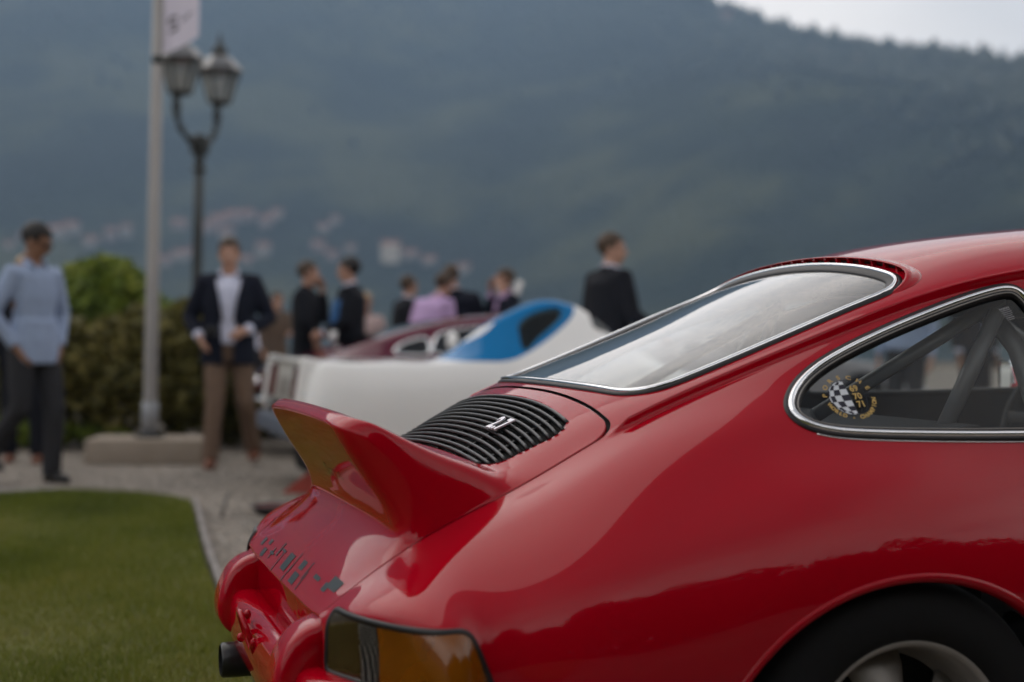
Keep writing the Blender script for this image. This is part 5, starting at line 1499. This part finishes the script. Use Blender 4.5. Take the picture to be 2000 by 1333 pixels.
# ---- white mid-engined coupe with blue window surrounds
WY = 6.85                                        # its centre line
p0 = on_y(630, 708, WY - .80)
WO = (p0.x, WY)
wc = empty('racing_car', (WO[0], WO[1], 0)); tag(wc, 'white low racing car with bright blue band round its cabin, parked beyond the red car', 'car', 'classic cars on the gravel')
def sec(x, zc, roof, zr, belt, zb, zs=.62, ws=.875, low=.24, x_=None):
    """centre height zc; roof edge (half width, height); belt; shoulder"""
    return [(x, 0, zc), (x, roof * .5, zc - .004), (x, roof * .85, zr + (zc - zr) * .35), (x, roof, zr), (x, roof + (belt - roof) * .35, zr + (zb - zr) * .35), (x, roof + (belt - roof) * .75, zr + (zb - zr) * .75), (x, belt, zb), (x, (belt + ws) / 2 + .01, (zb + zs) / 2 + .02), (x, ws, zs), (x, ws, zs - .16), (x, ws - .03, low)]
wr = [sec(-.10, .60, .52, .60, .68, .585, .50, .76, .30), sec(-.075, .79, .54, .785, .71, .775, .56, .79, .29), sec(.0, .875, .57, .872, .76, .86, .60, .83, .28), sec(.14, .872, .58, .876, .80, .868, .62, .865, .26),
      sec(.45, .870, .60, .875, .81, .868, .64, .88), sec(.80, .872, .60, .895, .81, .870, .64, .88), sec(1.08, .96, .58, 1.09, .805, .885, .63, .875), sec(1.35, 1.12, .55, 1.24, .80, .885, .62, .87),
      sec(1.62, 1.30, .54, 1.295, .80, .88, .62, .865), sec(1.86, 1.27, .55, 1.23, .80, .875, .61, .865), sec(2.14, 1.06, .60, 1.03, .80, .86, .60, .865), sec(2.45, .87, .62, .86, .79, .82, .58, .865), sec(2.95, .74, .60, .745, .76, .73, .54, .86), sec(3.45, .60, .56, .60, .72, .58, .46, .82), sec(3.70, .42, .50, .42, .66, .41, .36, .74)]
def one_sided(P):
    """the cabin hump is a fairing on the right-hand side only; the rest of the deck stays low"""
    P = P.copy(); y, z = P[..., 1], P[..., 2]
    k = np.clip((-y - .06) / .30, 0, 1); k = k * k * (3 - 2 * k)
    on = (P[..., 0] > .4) & (P[..., 0] < 2.6)
    base = .875 + .02 * k
    P[..., 2] = np.where(on & (z > base), base + (z - base) * k, z)
    return P
wsk = car_skin(wr, 10, 14, one_sided)
YB = WY - .62
hole = smooth_closed([to_local(u, v, YB - .04, WO) for u, v in [(1012, 655), (1016, 632), (1045, 612), (1080, 602), (1101, 602), (1103, 616), (1082, 636), (1050, 660), (1022, 684), (1012, 676)]], 90)
blue = smooth_closed([to_local(u, v, YB - .06, WO) for u, v in [(850, 700), (905, 672), (950, 650), (982, 622), (1000, 604), (1030, 586), (1062, 575), (1100, 575), (1128, 583), (1135, 599), (1122, 622), (1080, 655), (1030, 686), (985, 704), (930, 706)]], 140)
fh = side_f(wsk, hole, -1, .80)
def arch_f(sk, cx, r): return np.where(np.abs(sk.P[:, 1]) > .5, np.hypot(sk.P[:, 0] - cx, sk.P[:, 2] - .31) - r, 1.0)
wb, _ = wsk.cut(fh, 1)
arches = lambda s_: np.minimum(arch_f(s_, 1.06, .335), arch_f(s_, 2.95, .35))
wb, _ = wb.cut(arches(wb), 1)
# windscreen, rear light and the tail recess are openings too
fscr = lambda s_: np.where((s_.P[:, 2] > .86) & (s_.P[:, 0] > 1.7), np.maximum(np.abs(s_.P[:, 1] + .46) - .17, np.maximum(1.90 - s_.P[:, 0], s_.P[:, 0] - 2.22)), 1.0)
frl = lambda s_: np.where((s_.P[:, 2] > .86) & (s_.P[:, 0] < 1.6), np.maximum(np.abs(s_.P[:, 1]) - .45, np.maximum(.88 - s_.P[:, 0], s_.P[:, 0] - 1.26)), 1.0)
wb, _ = wb.cut(fscr(wb), 1)
fbl = np.where((wb.P[:, 2] > .80) & (wb.P[:, 1] < -.10), poly_sdf(wb.P[:, 0], wb.P[:, 2], blue), 1.0)
_b = lambda s_: np.where(s_.P[:, 2] > .80, np.maximum(np.abs(s_.P[:, 1] + .38) - .21, np.maximum(.80 - s_.P[:, 0], s_.P[:, 0] - 1.50)), 1.0)
fbl = np.minimum(fbl, _b(wb))
wwhite, _ = wb.cut(fbl, 1); wblue, _ = wb.cut(fbl, -1)
ow = wwhite.build('body_shell', M['white_paint'], wc); wblue.build('blue_band', M['blue_paint'], wc)
for nm, f_, mt in (('side_window', fh, M['glass']), ('windscreen', fscr(wsk), M['glass'])):
    q, _ = wsk.cut(f_, -1)
    for q in ([q.cut(q.P[:, 1] + .47, k_)[0] for k_ in (-1, 1)] if nm == 'side_window' else [q]): q.build(nm, mt, wc, off=-.01)
lin2, _ = wsk.cut(fh + .01, 1); lin2, _ = lin2.cut(fscr(lin2), 1); lin2, _ = lin2.cut(arches(lin2), 1)
lin2.build('cabin_lining', simple('cabin_teal', (.10, .19, .23), .6), wc, off=-.03, flip=True)
MB().box((1.75, 0, .84), (.95, 1.3, .02)).build('cabin_deck', M['lining'], wc, False)
# tail: raked recess with two dark red lamp clusters, bumper and valance
tl_ = MB().box((-.088, 0, .725), (.05, 1.30, .27), Matrix.Rotation(R(9), 4, 'Y'), .02).build('tail_recess', simple('tail_grey', (.42, .41, .38), .5), wc, True, 40)
M['lens_red'] = lens_mat('red_lens', (.5, .03, .03), (.16, .008, .012), .6)
for s_ in (-1, 1):
    MB().box((-.118, s_ * .50, .725), (.03, .26, .225), Matrix.Rotation(R(9), 4, 'Y'), .012).build('tail_lamp', M['lens_red'], wc, True, 40)
    MB().box((-.09, s_ * .69, .72), (.11, .07, .36), Matrix.Rotation(R(9), 4, 'Y'), .02).build('tail_fin', M['white_paint'], wc, True, 40)
MB().box((-.06, 0, .875), (.12, 1.36, .035), Matrix.Rotation(R(6), 4, 'Y'), .012).build('tail_lip', M['white_paint'], wc, True, 40)
MB().box((-.118, 0, .70), (.02, .40, .13), Matrix.Rotation(R(9), 4, 'Y'), .006).build('number_plate', M['rimgrey'], wc, True, 40)
MB().box((-.12, 0, .43), (.16, 1.56, .13), None, .035).build('rear_bumper', simple('bumper_blue_grey', (.10, .12, .16), .45), wc, True, 40)
MB().box((.10, -.1, .22), (.14, 1.10, .26), None, .05).build('valance', M['tyre'], wc, True, 40)
for x in (1.06, 2.95):
    for s_ in (-1, 1): plan_wheel(wc, x, s_ * .76, .31, .19, .22)
MB().box((1.7, 0, .24), (3.2, 1.4, .03)).build('floor_pan', M['void'], wc, False)
# front deck stripes in the same blue, seen through the cabin of the red car
for s_ in (-1, 1):
    q, _ = wsk.cut(np.where(wsk.P[:, 0] > 2.35, np.maximum(np.abs(np.abs(wsk.P[:, 1]) - .60) - .13, np.maximum(2.42 - wsk.P[:, 0], wsk.P[:, 0] - 3.5)), 1.0), -1)
    q, _ = q.cut(q.P[:, 1] * s_, 1); q.build('blue_stripe', M['blue_paint'], wc, off=.003)

# ---- maroon fastback in the next row, and a silver saloon of the same shape further along
mr = [sec(-.08, .56, .46, .56, .66, .55, .48, .70, .34), sec(.04, .74, .54, .735, .72, .72, .55, .79, .30), sec(.35, .86, .60, .85, .78, .83, .60, .83, .26), sec(.75, 1.0, .60, .975, .79, .85, .62, .84), sec(1.2, 1.14, .57, 1.11, .79, .86, .62, .84),
      sec(1.75, 1.235, .54, 1.205, .785, .86, .61, .84), sec(2.3, 1.25, .53, 1.215, .78, .86, .60, .84), sec(2.65, 1.16, .56, 1.13, .78, .85, .60, .84), sec(3.05, .93, .62, .91, .78, .83, .59, .83), sec(3.6, .80, .58, .79, .75, .76, .56, .82), sec(4.1, .66, .54, .65, .70, .62, .48, .78), sec(4.28, .46, .48, .45, .64, .44, .38, .70)]
msk = car_skin(mr, 8, 8)
QWm = smooth_closed([(.98, .90), (1.05, .97), (1.2, 1.02), (1.30, 1.04), (1.31, .95), (1.29, .885), (1.1, .88)], 50)
DWm = smooth_closed([(1.36, .89), (1.36, 1.0), (1.40, 1.06), (1.7, 1.125), (2.3, 1.14), (2.55, 1.08), (2.80, .93), (2.78, .885), (2.1, .875)], 70)
def coupe(name, x, y, mat, label, lamp_mat):
    c = empty(name, (x, y, 0)); tag(c, label, 'car', 'classic cars on the gravel')
    fq, fd = side_f(msk, QWm, 0, .84), side_f(msk, DWm, 0, .84)
    fs = lambda s_: np.where((s_.P[:, 2] > .9) & (s_.P[:, 0] > 2.4), np.maximum(np.abs(s_.P[:, 1]) - .52, np.maximum(2.50 - s_.P[:, 0], s_.P[:, 0] - 3.0)), 1.0)
    fr = lambda s_: np.where((s_.P[:, 2] > .85) & (s_.P[:, 0] < 1.9), np.maximum(np.abs(s_.P[:, 1]) - .48, np.maximum(.62 - s_.P[:, 0], s_.P[:, 0] - 1.45)), 1.0)
    b_, _ = msk.cut(fq, 1); b_, _ = b_.cut(side_f(b_, DWm, 0, .84), 1); b_, _ = b_.cut(fs(b_), 1); b_, _ = b_.cut(fr(b_), 1)
    b_, _ = b_.cut(np.minimum(arch_f(b_, .78, .36), arch_f(b_, 3.35, .35)), 1)
    b_.build('body_shell', mat, c)
    b_.build('cabin_lining', M['lining'], c, off=-.03, flip=True)
    for nm, f_ in (('quarter_window', fq), ('door_window', fd), ('windscreen', fs(msk)), ('rear_window', fr(msk))):
        q, _ = msk.cut(f_, -1)
        for s_ in ((-1, 1) if nm in ('quarter_window', 'door_window') else (0,)):
            q2 = q.cut(q.P[:, 1] * s_, 1)[0] if s_ else q
            g_ = q2.build(nm, M['glass_dark'], c, off=-.008)
            if s_:
                loop_trim(msk, np.where(msk.P[:, 1] * s_ > 0, f_, 1.0), [('window_frame', arc_prof(-.012, .014, .002, .010, 5), M['chrome'])], g_)
    for s_ in (-1, 1):
        for j, (yy, zz, mt, r_) in enumerate(((.56, .60, lamp_mat, .058), (.40, .60, M['lens_red'], .052))):
            T_ = Matrix.Translation((-.045, s_ * yy, zz)) @ Matrix.Rotation(R(-90), 4, 'Y')
            lp = MB().lathe([(0, .035), (r_ * .6, .030), (r_ * .95, .012), (r_, 0)], 24, T_).build('tail_lamp', mt, c)
            MB().lathe([(r_ * .98, .0), (r_ * 1.05, .016), (r_ * 1.2, .012), (r_ * 1.25, -.02)], 24, T_).build('lamp_ring', M['chrome'], lp)
        if mat is not M['maroon']: MB().tube([(2.70, s_ * .80, .90), (2.68, s_ * .86, .95)], .012, 8).ell((2.66, s_ * .90, .975), (.05, .085, .055), 14, 8).build('door_mirror', M['white_paint'] if mat is M['maroon'] else M['chrome'], c)
    if mat is M['maroon']: MB().tube([(1.50, -.80, .88), (1.48, -.86, .95)], .012, 8).ell((1.46, -.90, 1.0), (.05, .075, .085), 14, 8).build('door_mirror', M['white_paint'], c)
    MB().box((-.12, 0, .46), (.10, 1.46, .09), None, .03).build('rear_bumper', M['chrome'], c, True, 40)
    MB().box((4.28, 0, .42), (.10, 1.40, .09), None, .03).build('front_bumper', M['chrome'], c, True, 40)
    for xx in (.78, 3.35):
        for s_ in (-1, 1): plan_wheel(c, xx, s_ * .73, .30, .19, .18)
    MB().box((2.0, 0, .24), (3.6, 1.3, .03)).build('floor_pan', M['void'], c, False)
    MB().box((1.9, 0, .80), (1.6, 1.3, .02)).build('cabin_deck', M['lining'], c, False)
    return c
p1 = on_y(527, 785, 9.35)
coupe('coupe', p1.x + .06, 9.9, M['maroon'], 'maroon fastback coupe with chrome window frames, behind the white racing car', lens_mat('orange_lens', (.9, .3, .05), (.60, .16, .02), .7))
p2 = on_y(1262, 640, 12.0)
coupe('coupe', p2.x - .55, 12.8, M['silver'], 'silver coupe far back, only its roof showing behind the red car', M['lens_red'])

# ================================================================ people
def cloth(name, col, rough=.85, noise=.18, ns=18):
    return simple(name, col, rough, noise=noise, nscale=ns, bump=.25, spec=.2)
M['skin_tan'] = simple('skin_tan', (.26, .135, .085), .5, noise=.08, nscale=14)
M['skin_fair'] = simple('skin_fair', (.44, .25, .18), .5, noise=.08, nscale=14)
M['hair_black'] = simple('hair_black', (.010, .008, .008), .5, noise=.3, nscale=60)
M['hair_brown'] = simple('hair_brown', (.055, .032, .018), .55, noise=.35, nscale=60)
M['hair_blond'] = simple('hair_blond', (.40, .27, .15), .55, noise=.3, nscale=60)
M['navy'] = cloth('navy_wool', (.008, .010, .020)); M['darksuit'] = cloth('charcoal_wool', (.009, .010, .015))
M['blueshirt'] = cloth('light_blue_cotton', (.30, .37, .52)); M['whiteshirt'] = cloth('white_blue_cotton', (.58, .60, .74))
M['lilac'] = cloth('lilac_cotton', (.52, .36, .60)); M['pinkish'] = cloth('pale_pink_cotton', (.55, .42, .40))
M['greytrouser'] = cloth('dark_grey_wool', (.030, .030, .034)); M['browntrouser'] = cloth('brown_twill', (.15, .10, .072))
M['leather'] = simple('brown_leather', (.16, .055, .028), .4, noise=.2); M['blackleather'] = simple('black_leather', (.012, .011, .011), .4)
M['lips'] = simple('lips', (.22, .08, .07), .5); M['eye'] = simple('eye_dark', (.02, .015, .012), .2); M['lens_black'] = simple('sunglass_lens', (.006, .006, .007), .08)
M['brown_cloth'] = cloth('brown_cloth', (.12, .085, .065))

def grown(mb, name, mat, parent, voxel=.012, smooth=6, cut=None):
    """one continuous surface grown over the collected volumes"""
    me = bpy.data.meshes.new(name); me.from_pydata([tuple(v) for v in mb.v], [], mb.f); me.update()
    o = bpy.data.objects.new(name, me); COL.objects.link(o)
    r = o.modifiers.new('r', 'REMESH'); r.mode = 'VOXEL'; r.voxel_size = voxel
    s = o.modifiers.new('s', 'SMOOTH'); s.factor = .5; s.iterations = smooth
    dg = bpy.context.evaluated_depsgraph_get(); dg.update()
    m2 = bpy.data.meshes.new_from_object(o.evaluated_get(dg))
    bpy.data.objects.remove(o); bpy.data.meshes.remove(me)
    if cut:
        bm = bmesh.new(); bm.from_mesh(m2)
        bmesh.ops.delete(bm, geom=[f for f in bm.faces if cut(f.calc_center_median())], context='FACES')
        bm.to_mesh(m2); bm.free()
    m2.name = name; m2.materials.clear(); m2.materials.append(mat)
    m2.polygons.foreach_set('use_smooth', np.ones(len(m2.polygons), dtype=bool))
    return obj_from_mesh(name, m2, parent)

def person(u, d, H, face, label, top, bottom, shoes, skin, hair, jacket=None, arms=None, legs=None, lean=0.0, lean_y=0.0, turn=0.0, nod=0.0,
           base_v=None, vox=.013, group='visitors among the cars', shades=False, hair_len=0.0, untucked=False, hips=True, lapel=.05, hem=.80, bulk=1.0):
    """face: heading in degrees clockwise from the lens heading (0 = facing away, 90 = to the photo's right, 180 = to the camera)"""
    k = H / 1.78
    pos = ground_at(u, d)
    o = empty('person', pos, math.pi / 2 - TH - R(face)); o.scale = (k, k, k)
    tag(o, label, 'person', group)
    V3 = Vector
    def tr(p):                     # lean of the trunk about the hips
        p = V3(p); h = max(0, p.z - .92); return V3((p.x + h * math.sin(R(lean)), p.y + h * math.sin(R(lean_y)), .92 + (p.z - .92) * math.cos(R(lean)) if p.z > .92 else p.z))
    sh = {s: tr((-.01, s * .185 * bulk, 1.44)) for s in (1, -1)}
    arms = arms or {}
    A = {}
    for s in (1, -1):
        e, w = arms.get(s, ((-.03, s * .25, 1.15), (.03, s * .25, .89)))
        A[s] = (sh[s], tr(e), tr(w))
    legs = legs or {}
    G = {}
    for s in (1, -1):
        kn, an = legs.get(s, ((.02, s * .10, .50), (-.01, s * .105, .085)))
        G[s] = (V3((0, s * .092, .93)), V3(kn), V3(an))
    nk = tr((-.005, 0, 1.50)); hc = tr((.025, 0, 1.66))
    HR = Matrix.Rotation(R(-turn), 3, 'Z') @ Matrix.Rotation(R(nod), 3, 'Y')
    hp = lambda x, y, z: hc + HR @ V3((x, y, z))
    # ---- body
    b = MB(); Y_ = (0, 1, 0)
    b.tube([tr((0, 0, .86)), tr((0, 0, .98)), tr((.0, 0, 1.10)), tr((.0, 0, 1.28)), tr((-.005, 0, 1.42)), tr((-.005, 0, 1.49))], [.15, .165, .148, .168, .16, .07], 20, flat=.66, ref=Y_)
    b.tube([tr((-.02, 0, 1.42)), nk, hp(-.01, 0, -.08)], [.064, .056, .058], 14)
    b.ell(hp(-.012, 0, .03), (.098, .076, .092), 20, 14, HR).ell(hp(.018, 0, -.03), (.076, .064, .085), 18, 12, HR).ell(hp(.045, 0, -.085), (.036, .042, .030), 12, 8, HR)
    b.tube([hp(.088, 0, .01), hp(.108, 0, -.028), hp(.090, 0, -.036)], [.009, .016, .012], 8)
    b.ell(hp(.082, 0, .035), (.014, .055, .012), 10, 6, HR)
    for s in (1, -1):
        b.ell(hp(-.01, s * .078, -.008), (.022, .010, .032), 10, 8, HR)
        S0, E0, W0 = A[s]
        b.tube([S0 + V3((0, -s * .05, -.01)), S0, S0.lerp(E0, .5), E0, E0.lerp(W0, .45), W0], [.05, .056, .048, .040, .039, .028], 12)
        # palm, four fingers of unequal length and a thumb off its side, all slightly curled
        f = (W0 - E0).normalized(); side = V3((0, -s, 0)); side = (side - f * side.dot(f)); side = side.normalized() if side.length > .1 else V3((1, 0, 0)); pn = side
        ac = f.cross(pn)
        b.tube([W0, W0 + f * .05, W0 + f * .095], [.026, .040, .036], 12, flat=.45, ref=ac)
        for q, (off, ln) in enumerate(((-.030, .068), (-.010, .078), (.010, .074), (.029, .058))):
            c = W0 + f * .085 + ac * off
            b.tube([c, c + f * ln * .45 + pn * .006, c + f * ln * .8 + pn * .020, c + f * ln * .95 + pn * .034], [.0115, .0105, .0095, .008], 8)
        c = W0 + f * .03 - ac * .030
        b.tube([c, c + f * .03 - ac * .018 + pn * .01, c + f * .062 - ac * .020 + pn * .02], [.014, .012, .009], 8)
        h, kn, an = G[s]
        b.tube([h, h.lerp(kn, .5), kn, kn.lerp(an, .3), an], [.088, .074, .056, .055, .038], 14)
        b.ell(an + V3((.05, 0, -.045)), (.11, .04, .035), 12, 8)
    grown(b, 'body', skin, o, min(vox, .012), 3)
    # ---- face details
    for s in (1, -1):
        MB().ell(hp(.078, s * .030, .008), (.010, .013, .008), 10, 6, HR).build('eye', M['eye'], o)
    MB().ell(hp(.081, 0, -.062), (.008, .022, .006), 10, 6, HR).build('mouth', M['lips'], o)
    if shades:
        g_ = MB()
        for s in (1, -1): g_.ell(hp(.092, s * .034, .006), (.007, .027, .020), 12, 8, HR).tube([hp(.09, s * .06, .012), hp(-.01, s * .08, .012)], .004, 6)
        g_.tube([hp(.098, -.012, .014), hp(.098, .012, .014)], .004, 6).build('sunglasses', M['lens_black'], o)
    # ---- hair
    hm_ = MB().ell(hp(-.020, 0, .045), (.108, .086, .098), 24, 16, HR)
    inv = HR.inverted()
    def hair_cut(c):
        q = inv @ (c - hc); return not (q.z > .055 - .0 or (q.x < .035 and q.z > .0) or (q.x < -.03 and q.z > -.055 - hair_len)) or (q.x > .055 and q.z < .07)
    me_ = hm_
    h_ = mesh_obj('hair', [tuple(v) for v in me_.v], me_.f, hair, o)
    bm = bmesh.new(); bm.from_mesh(h_.data); bmesh.ops.delete(bm, geom=[f for f in bm.faces if hair_cut(f.calc_center_median())], context='FACES'); bm.to_mesh(h_.data); bm.free()
    so = h_.modifiers.new('thickness', 'SOLIDIFY'); so.thickness = .012
    # ---- trousers and shoes
    t = MB()
    t.tube([tr((0, 0, 1.03)), tr((0, 0, .98)), V3((0, 0, .88)), V3((0, 0, .82))], [.155, .160, .166, .145], 20, flat=.70, ref=Y_)
    for s in (1, -1):
        h, kn, an = G[s]
        t.tube([h + V3((0, 0, .02)), h.lerp(kn, .5), kn, kn.lerp(an, .5), an + V3((0, 0, -.03))], [.100, .090, .073, .068, .066], 14)
    grown(t, 'trousers', bottom, o, vox, 4)
    for s in (1, -1):
        an = G[s][2]
        sm = MB(); sm.ell(an + V3((.075, 0, -.050)), (.120, .052, .040), 16, 10).ell(an + V3((-.02, 0, -.035)), (.062, .043, .05), 14, 10).box(an + V3((.055, 0, -.079)), (.25, .080, .012), None, .004)
        grown(sm, 'shoe', shoes, o, .010, 2)
    # ---- shirt
    s_ = MB(); lowz = .82 if untucked else .96
    if untucked: s_.tube([tr((0, 0, .82)), tr((0, 0, .90)), tr((0, 0, 1.0)), tr((0, 0, 1.12))], [.186, .188, .182, .165], 22, flat=.76, ref=Y_)
    s_.tube([tr((0, 0, lowz)), tr((0, 0, .98)), tr((0, 0, 1.10)), tr((.005, 0, 1.28)), tr((-.003, 0, 1.40)), tr((-.005, 0, 1.465)), tr((-.005, 0, 1.50))], [.182 * bulk, .186 * bulk, .172 * bulk, .188 * bulk, .185 * bulk, .125, .075], 22, flat=.68, ref=Y_)
    for s in (1, -1):
        S0, E0, W0 = A[s]
        s_.tube([S0 + V3((0, -s * .09, -.02)), S0, S0.lerp(E0, .5), E0, E0.lerp(W0, .5), W0.lerp(E0, .06)], [.085, .074, .064, .056, .048, .042], 14)
    grown(s_, 'shirt', top, o, vox, 4)
    cb = MB()
    for s in (1, -1):
        cb.tube([tr((-.065, 0, 1.53)), tr((-.045, s * .055, 1.535)), tr((.02, s * .072, 1.520)), tr((.075, s * .045, 1.475))], [.012, .020, .024, .016], 10, flat=.5, ref=(0, 0, 1))
    cb.build('collar', top, o)
    # ---- jacket: open down the front over the shirt
    if jacket:
        j = MB()
        j.tube([tr((0, 0, hem)), tr((0, 0, .92)), tr((0, 0, 1.10)), tr((.0, 0, 1.28)), tr((-.008, 0, 1.41)), tr((-.012, 0, 1.465)), tr((-.015, 0, 1.505))], [.222 * bulk, .212 * bulk, .198 * bulk, .212 * bulk, .205 * bulk, .140, .085], 24, flat=.70, ref=Y_)
        for s in (1, -1):
            S0, E0, W0 = A[s]
            j.tube([S0 + V3((0, -s * .10, -.01)), S0 + V3((0, 0, .0)), S0.lerp(E0, .5), E0, E0.lerp(W0, .5), W0.lerp(E0, .22)], [.095, .086, .076, .068, .060, .054], 14)
        def opening(c):
            q = c.z
            if c.x < .06 or q > 1.53: return c.x > .0 and abs(c.y) < .06 and q > 1.44
            w = lapel + .05 * max(0, (q - 1.15) / .3) - .02 * max(0, (1.1 - q) / .2)
            return abs(c.y - .0) < max(w, .018)
        jo = grown(j, 'jacket', jacket, o, vox, 4, opening)
        so = jo.modifiers.new('thickness', 'SOLIDIFY'); so.thickness = .010
        lp = MB()
        for s in (1, -1): lp.tube([tr((-.075, 0, 1.52)), tr((-.04, s * .075, 1.515)), tr((.06, s * .105, 1.44)), tr((.135, s * .085, 1.28)), tr((.14, s * .05, 1.14))], [.018, .024, .034, .036, .010], 10, flat=.35, ref=(0, 0, 1))
        lp.build('lapel', jacket, o)
    return o

# 1 the man in the light blue shirt, walking out of the left edge, hands in pockets, looking down
person(66, 10.0, 1.80, 126, 'person in light blue shirt and dark grey trousers, hands in pockets, looking down', M['blueshirt'], M['greytrouser'], M['blackleather'], M['skin_tan'], M['hair_black'],
       arms={1: ((-.04, .262, 1.16), (.045, .175, .93)), -1: ((-.06, -.285, 1.17), (.045, -.175, .93))}, legs={1: ((.10, .10, .50), (.07, .10, .085)), -1: ((.02, -.12, .52), (-.30, -.17, .17))}, turn=-34, nod=24, shades=True, untucked=True, vox=.012, bulk=.88)
person(48, 11.6, 1.66, 165, 'person with fair hair in dark clothes, mostly hidden behind the man in the blue shirt', M['darksuit'], M['darksuit'], M['leather'], M['skin_fair'], M['hair_blond'], jacket=M['darksuit'], vox=.016, hair_len=.05,
       legs={1: ((.05, .10, .50), (.06, .12, .085)), -1: ((.02, -.12, .5), (-.05, -.12, .085))}, turn=10)
# 2 navy blazer, hands held in front
person(447, 11.35, 1.80, 172, 'person in navy blazer, open white collar and brown trousers, hands before the chest', M['whiteshirt'], M['browntrouser'], M['leather'], M['skin_fair'], M['hair_brown'], jacket=M['navy'],
       arms={1: ((-.03, .31, 1.16), (.20, .13, 1.06)), -1: ((-.05, -.30, 1.16), (.15, -.21, 1.00))}, legs={-1: ((.10, -.10, .50), (.12, -.13, .085)), 1: ((.00, .13, .50), (-.28, .19, .12))}, lapel=.062, vox=.012, nod=4)
cam_o = empty('camera', at_depth(412, 648, 11.08), -TH); tag(cam_o, 'small black camera held by the man in the navy blazer', 'camera')
MB().box((0, 0, 0), (.10, .05, .075), None, .01).build('camera_case', M['blackplastic'], cam_o); MB().lathe([(.03, 0), (.03, .05), (.022, .05), (0, .045)], 20, Matrix.Rotation(R(90), 4, 'X')).build('camera_lens', M['void'], cam_o)
# 3, 4 the pair in dark suits
person(598, 14.6, 1.79, 95, 'person in a dark suit facing right with a hand raised to the mouth', M['darksuit'], M['darksuit'], M['blackleather'], M['skin_fair'], M['hair_brown'], jacket=M['darksuit'], arms={1: ((.14, .24, 1.20), (.15, .06, 1.50)), -1: ((.05, -.27, 1.17), (.14, -.20, .98))}, vox=.017, lapel=.03)
person(684, 13.9, 1.80, 278, 'person in a dark suit facing left, a blue folder under one arm', M['whiteshirt'], M['darksuit'], M['blackleather'], M['skin_fair'], M['hair_black'], jacket=M['darksuit'], arms={-1: ((.02, -.27, 1.16), (.22, -.16, 1.08)), 1: ((-.02, .27, 1.16), (.24, .15, 1.05))}, vox=.017, lapel=.03)
fo = MB().box((0, 0, 0), (.13, .05, .23), Matrix.Rotation(R(8), 4, 'Y'), .01).build('folder', simple('folder_blue', (.03, .13, .33), .5), None); fo.location = at_depth(661, 610, 13.65); fo.rotation_euler = (0, 0, -TH)
tag(fo, 'blue folder held by the dark-suited man facing left', 'folder')
cu = MB().lathe([(0, 0), (.028, 0), (.036, .10), (.033, .10), (.026, .01), (0, .01)], 16).build('cup', M['white_paint'], None); cu.location = at_depth(651, 668, 13.6)
tag(cu, 'white cup held in front of the dark-suited man facing left', 'cup')
# 5-8 the group behind the maroon car
person(795, 16.6, 1.74, 60, 'person with dark hair and dark jacket, leftmost of the group behind the maroon car', M['whiteshirt'], M['darksuit'], M['blackleather'], M['skin_fair'], M['hair_brown'], jacket=M['darksuit'], vox=.02, turn=-8)
person(814, 15.2, 1.78, 40, 'person in a lilac shirt seen from behind, bending towards the maroon car', M['lilac'], M['greytrouser'], M['blackleather'], M['skin_fair'], M['hair_brown'], lean=24, lean_y=-7, arms={1: ((.12, .30, 1.16), (.22, .22, .92)), -1: ((.12, -.27, 1.16), (.24, -.2, .95))}, vox=.018, bulk=1.12, nod=10)
person(914, 15.7, 1.82, 330, 'person in a navy jacket beside the lilac shirt, head bowed to the left', M['whiteshirt'], M['darksuit'], M['blackleather'], M['skin_fair'], M['hair_brown'], jacket=M['navy'], lean=4, lean_y=14, vox=.02, bulk=1.12, nod=12)
person(988, 15.6, 1.78, 250, 'person in a dark jacket lifting a pale phone to the face, right of the group', M['lilac'], M['darksuit'], M['blackleather'], M['skin_fair'], M['hair_brown'], jacket=M['navy'], arms={1: ((.10, .28, 1.24), (.12, .16, 1.52)), -1: ((.10, -.28, 1.24), (.13, -.12, 1.56))}, vox=.02)
ph = MB().box((0, 0, 0), (.075, .012, .15), Matrix.Rotation(R(15), 4, 'Y'), .005).build('phone', M['white_paint'], None); ph.location = at_depth(1012, 562, 15.45); ph.rotation_euler = (0, 0, -TH)
tag(ph, 'pale phone raised by the man in the dark jacket right of the group', 'phone')
# 9 the tall man behind the white coupe
person(1190, 11.6, 1.88, 62, 'tall person in dark suit, back turned, standing beyond the blue and white racing car', M['whiteshirt'], M['darksuit'], M['blackleather'], M['skin_fair'], M['hair_brown'], jacket=M['darksuit'], turn=38, arms={1: ((-.02, .27, 1.16), (.12, .22, .93)), -1: ((.03, -.28, 1.16), (.30, -.24, 1.02))}, vox=.013, bulk=1.06)
# 10-13 further off
person(540, 20.5, 1.66, 140, 'person in brown clothes far off between the blazer and the dark suits', M['brown_cloth'], M['brown_cloth'], M['blackleather'], M['skin_fair'], M['hair_brown'], vox=.024, arms={1: ((.1, .25, 1.18), (.25, .1, 1.15)), -1: ((-.03, -.25, 1.15), (.03, -.25, .89))})
person(514, 22.0, 1.55, 200, 'person in a white top far off, just right of the navy blazer', M['whiteshirt'], M['greytrouser'], M['blackleather'], M['skin_fair'], M['hair_black'], vox=.024)
person(713, 16.0, 1.52, 175, 'person in pale pink mostly hidden behind the dark-suited man facing left', M['pinkish'], M['pinkish'], M['blackleather'], M['skin_fair'], M['hair_blond'], vox=.022, hair_len=.08)
person(1770, 13.2, 1.76, 215, 'person in a light blue shirt seen through the cabin of the red coupe', M['blueshirt'], M['greytrouser'], M['blackleather'], M['skin_fair'], M['hair_brown'], vox=.02)
person(1905, 14.2, 1.80, 150, 'person in a dark jacket seen through the cabin of the red coupe', M['whiteshirt'], M['darksuit'], M['blackleather'], M['skin_tan'], M['hair_black'], jacket=M['darksuit'], vox=.02)
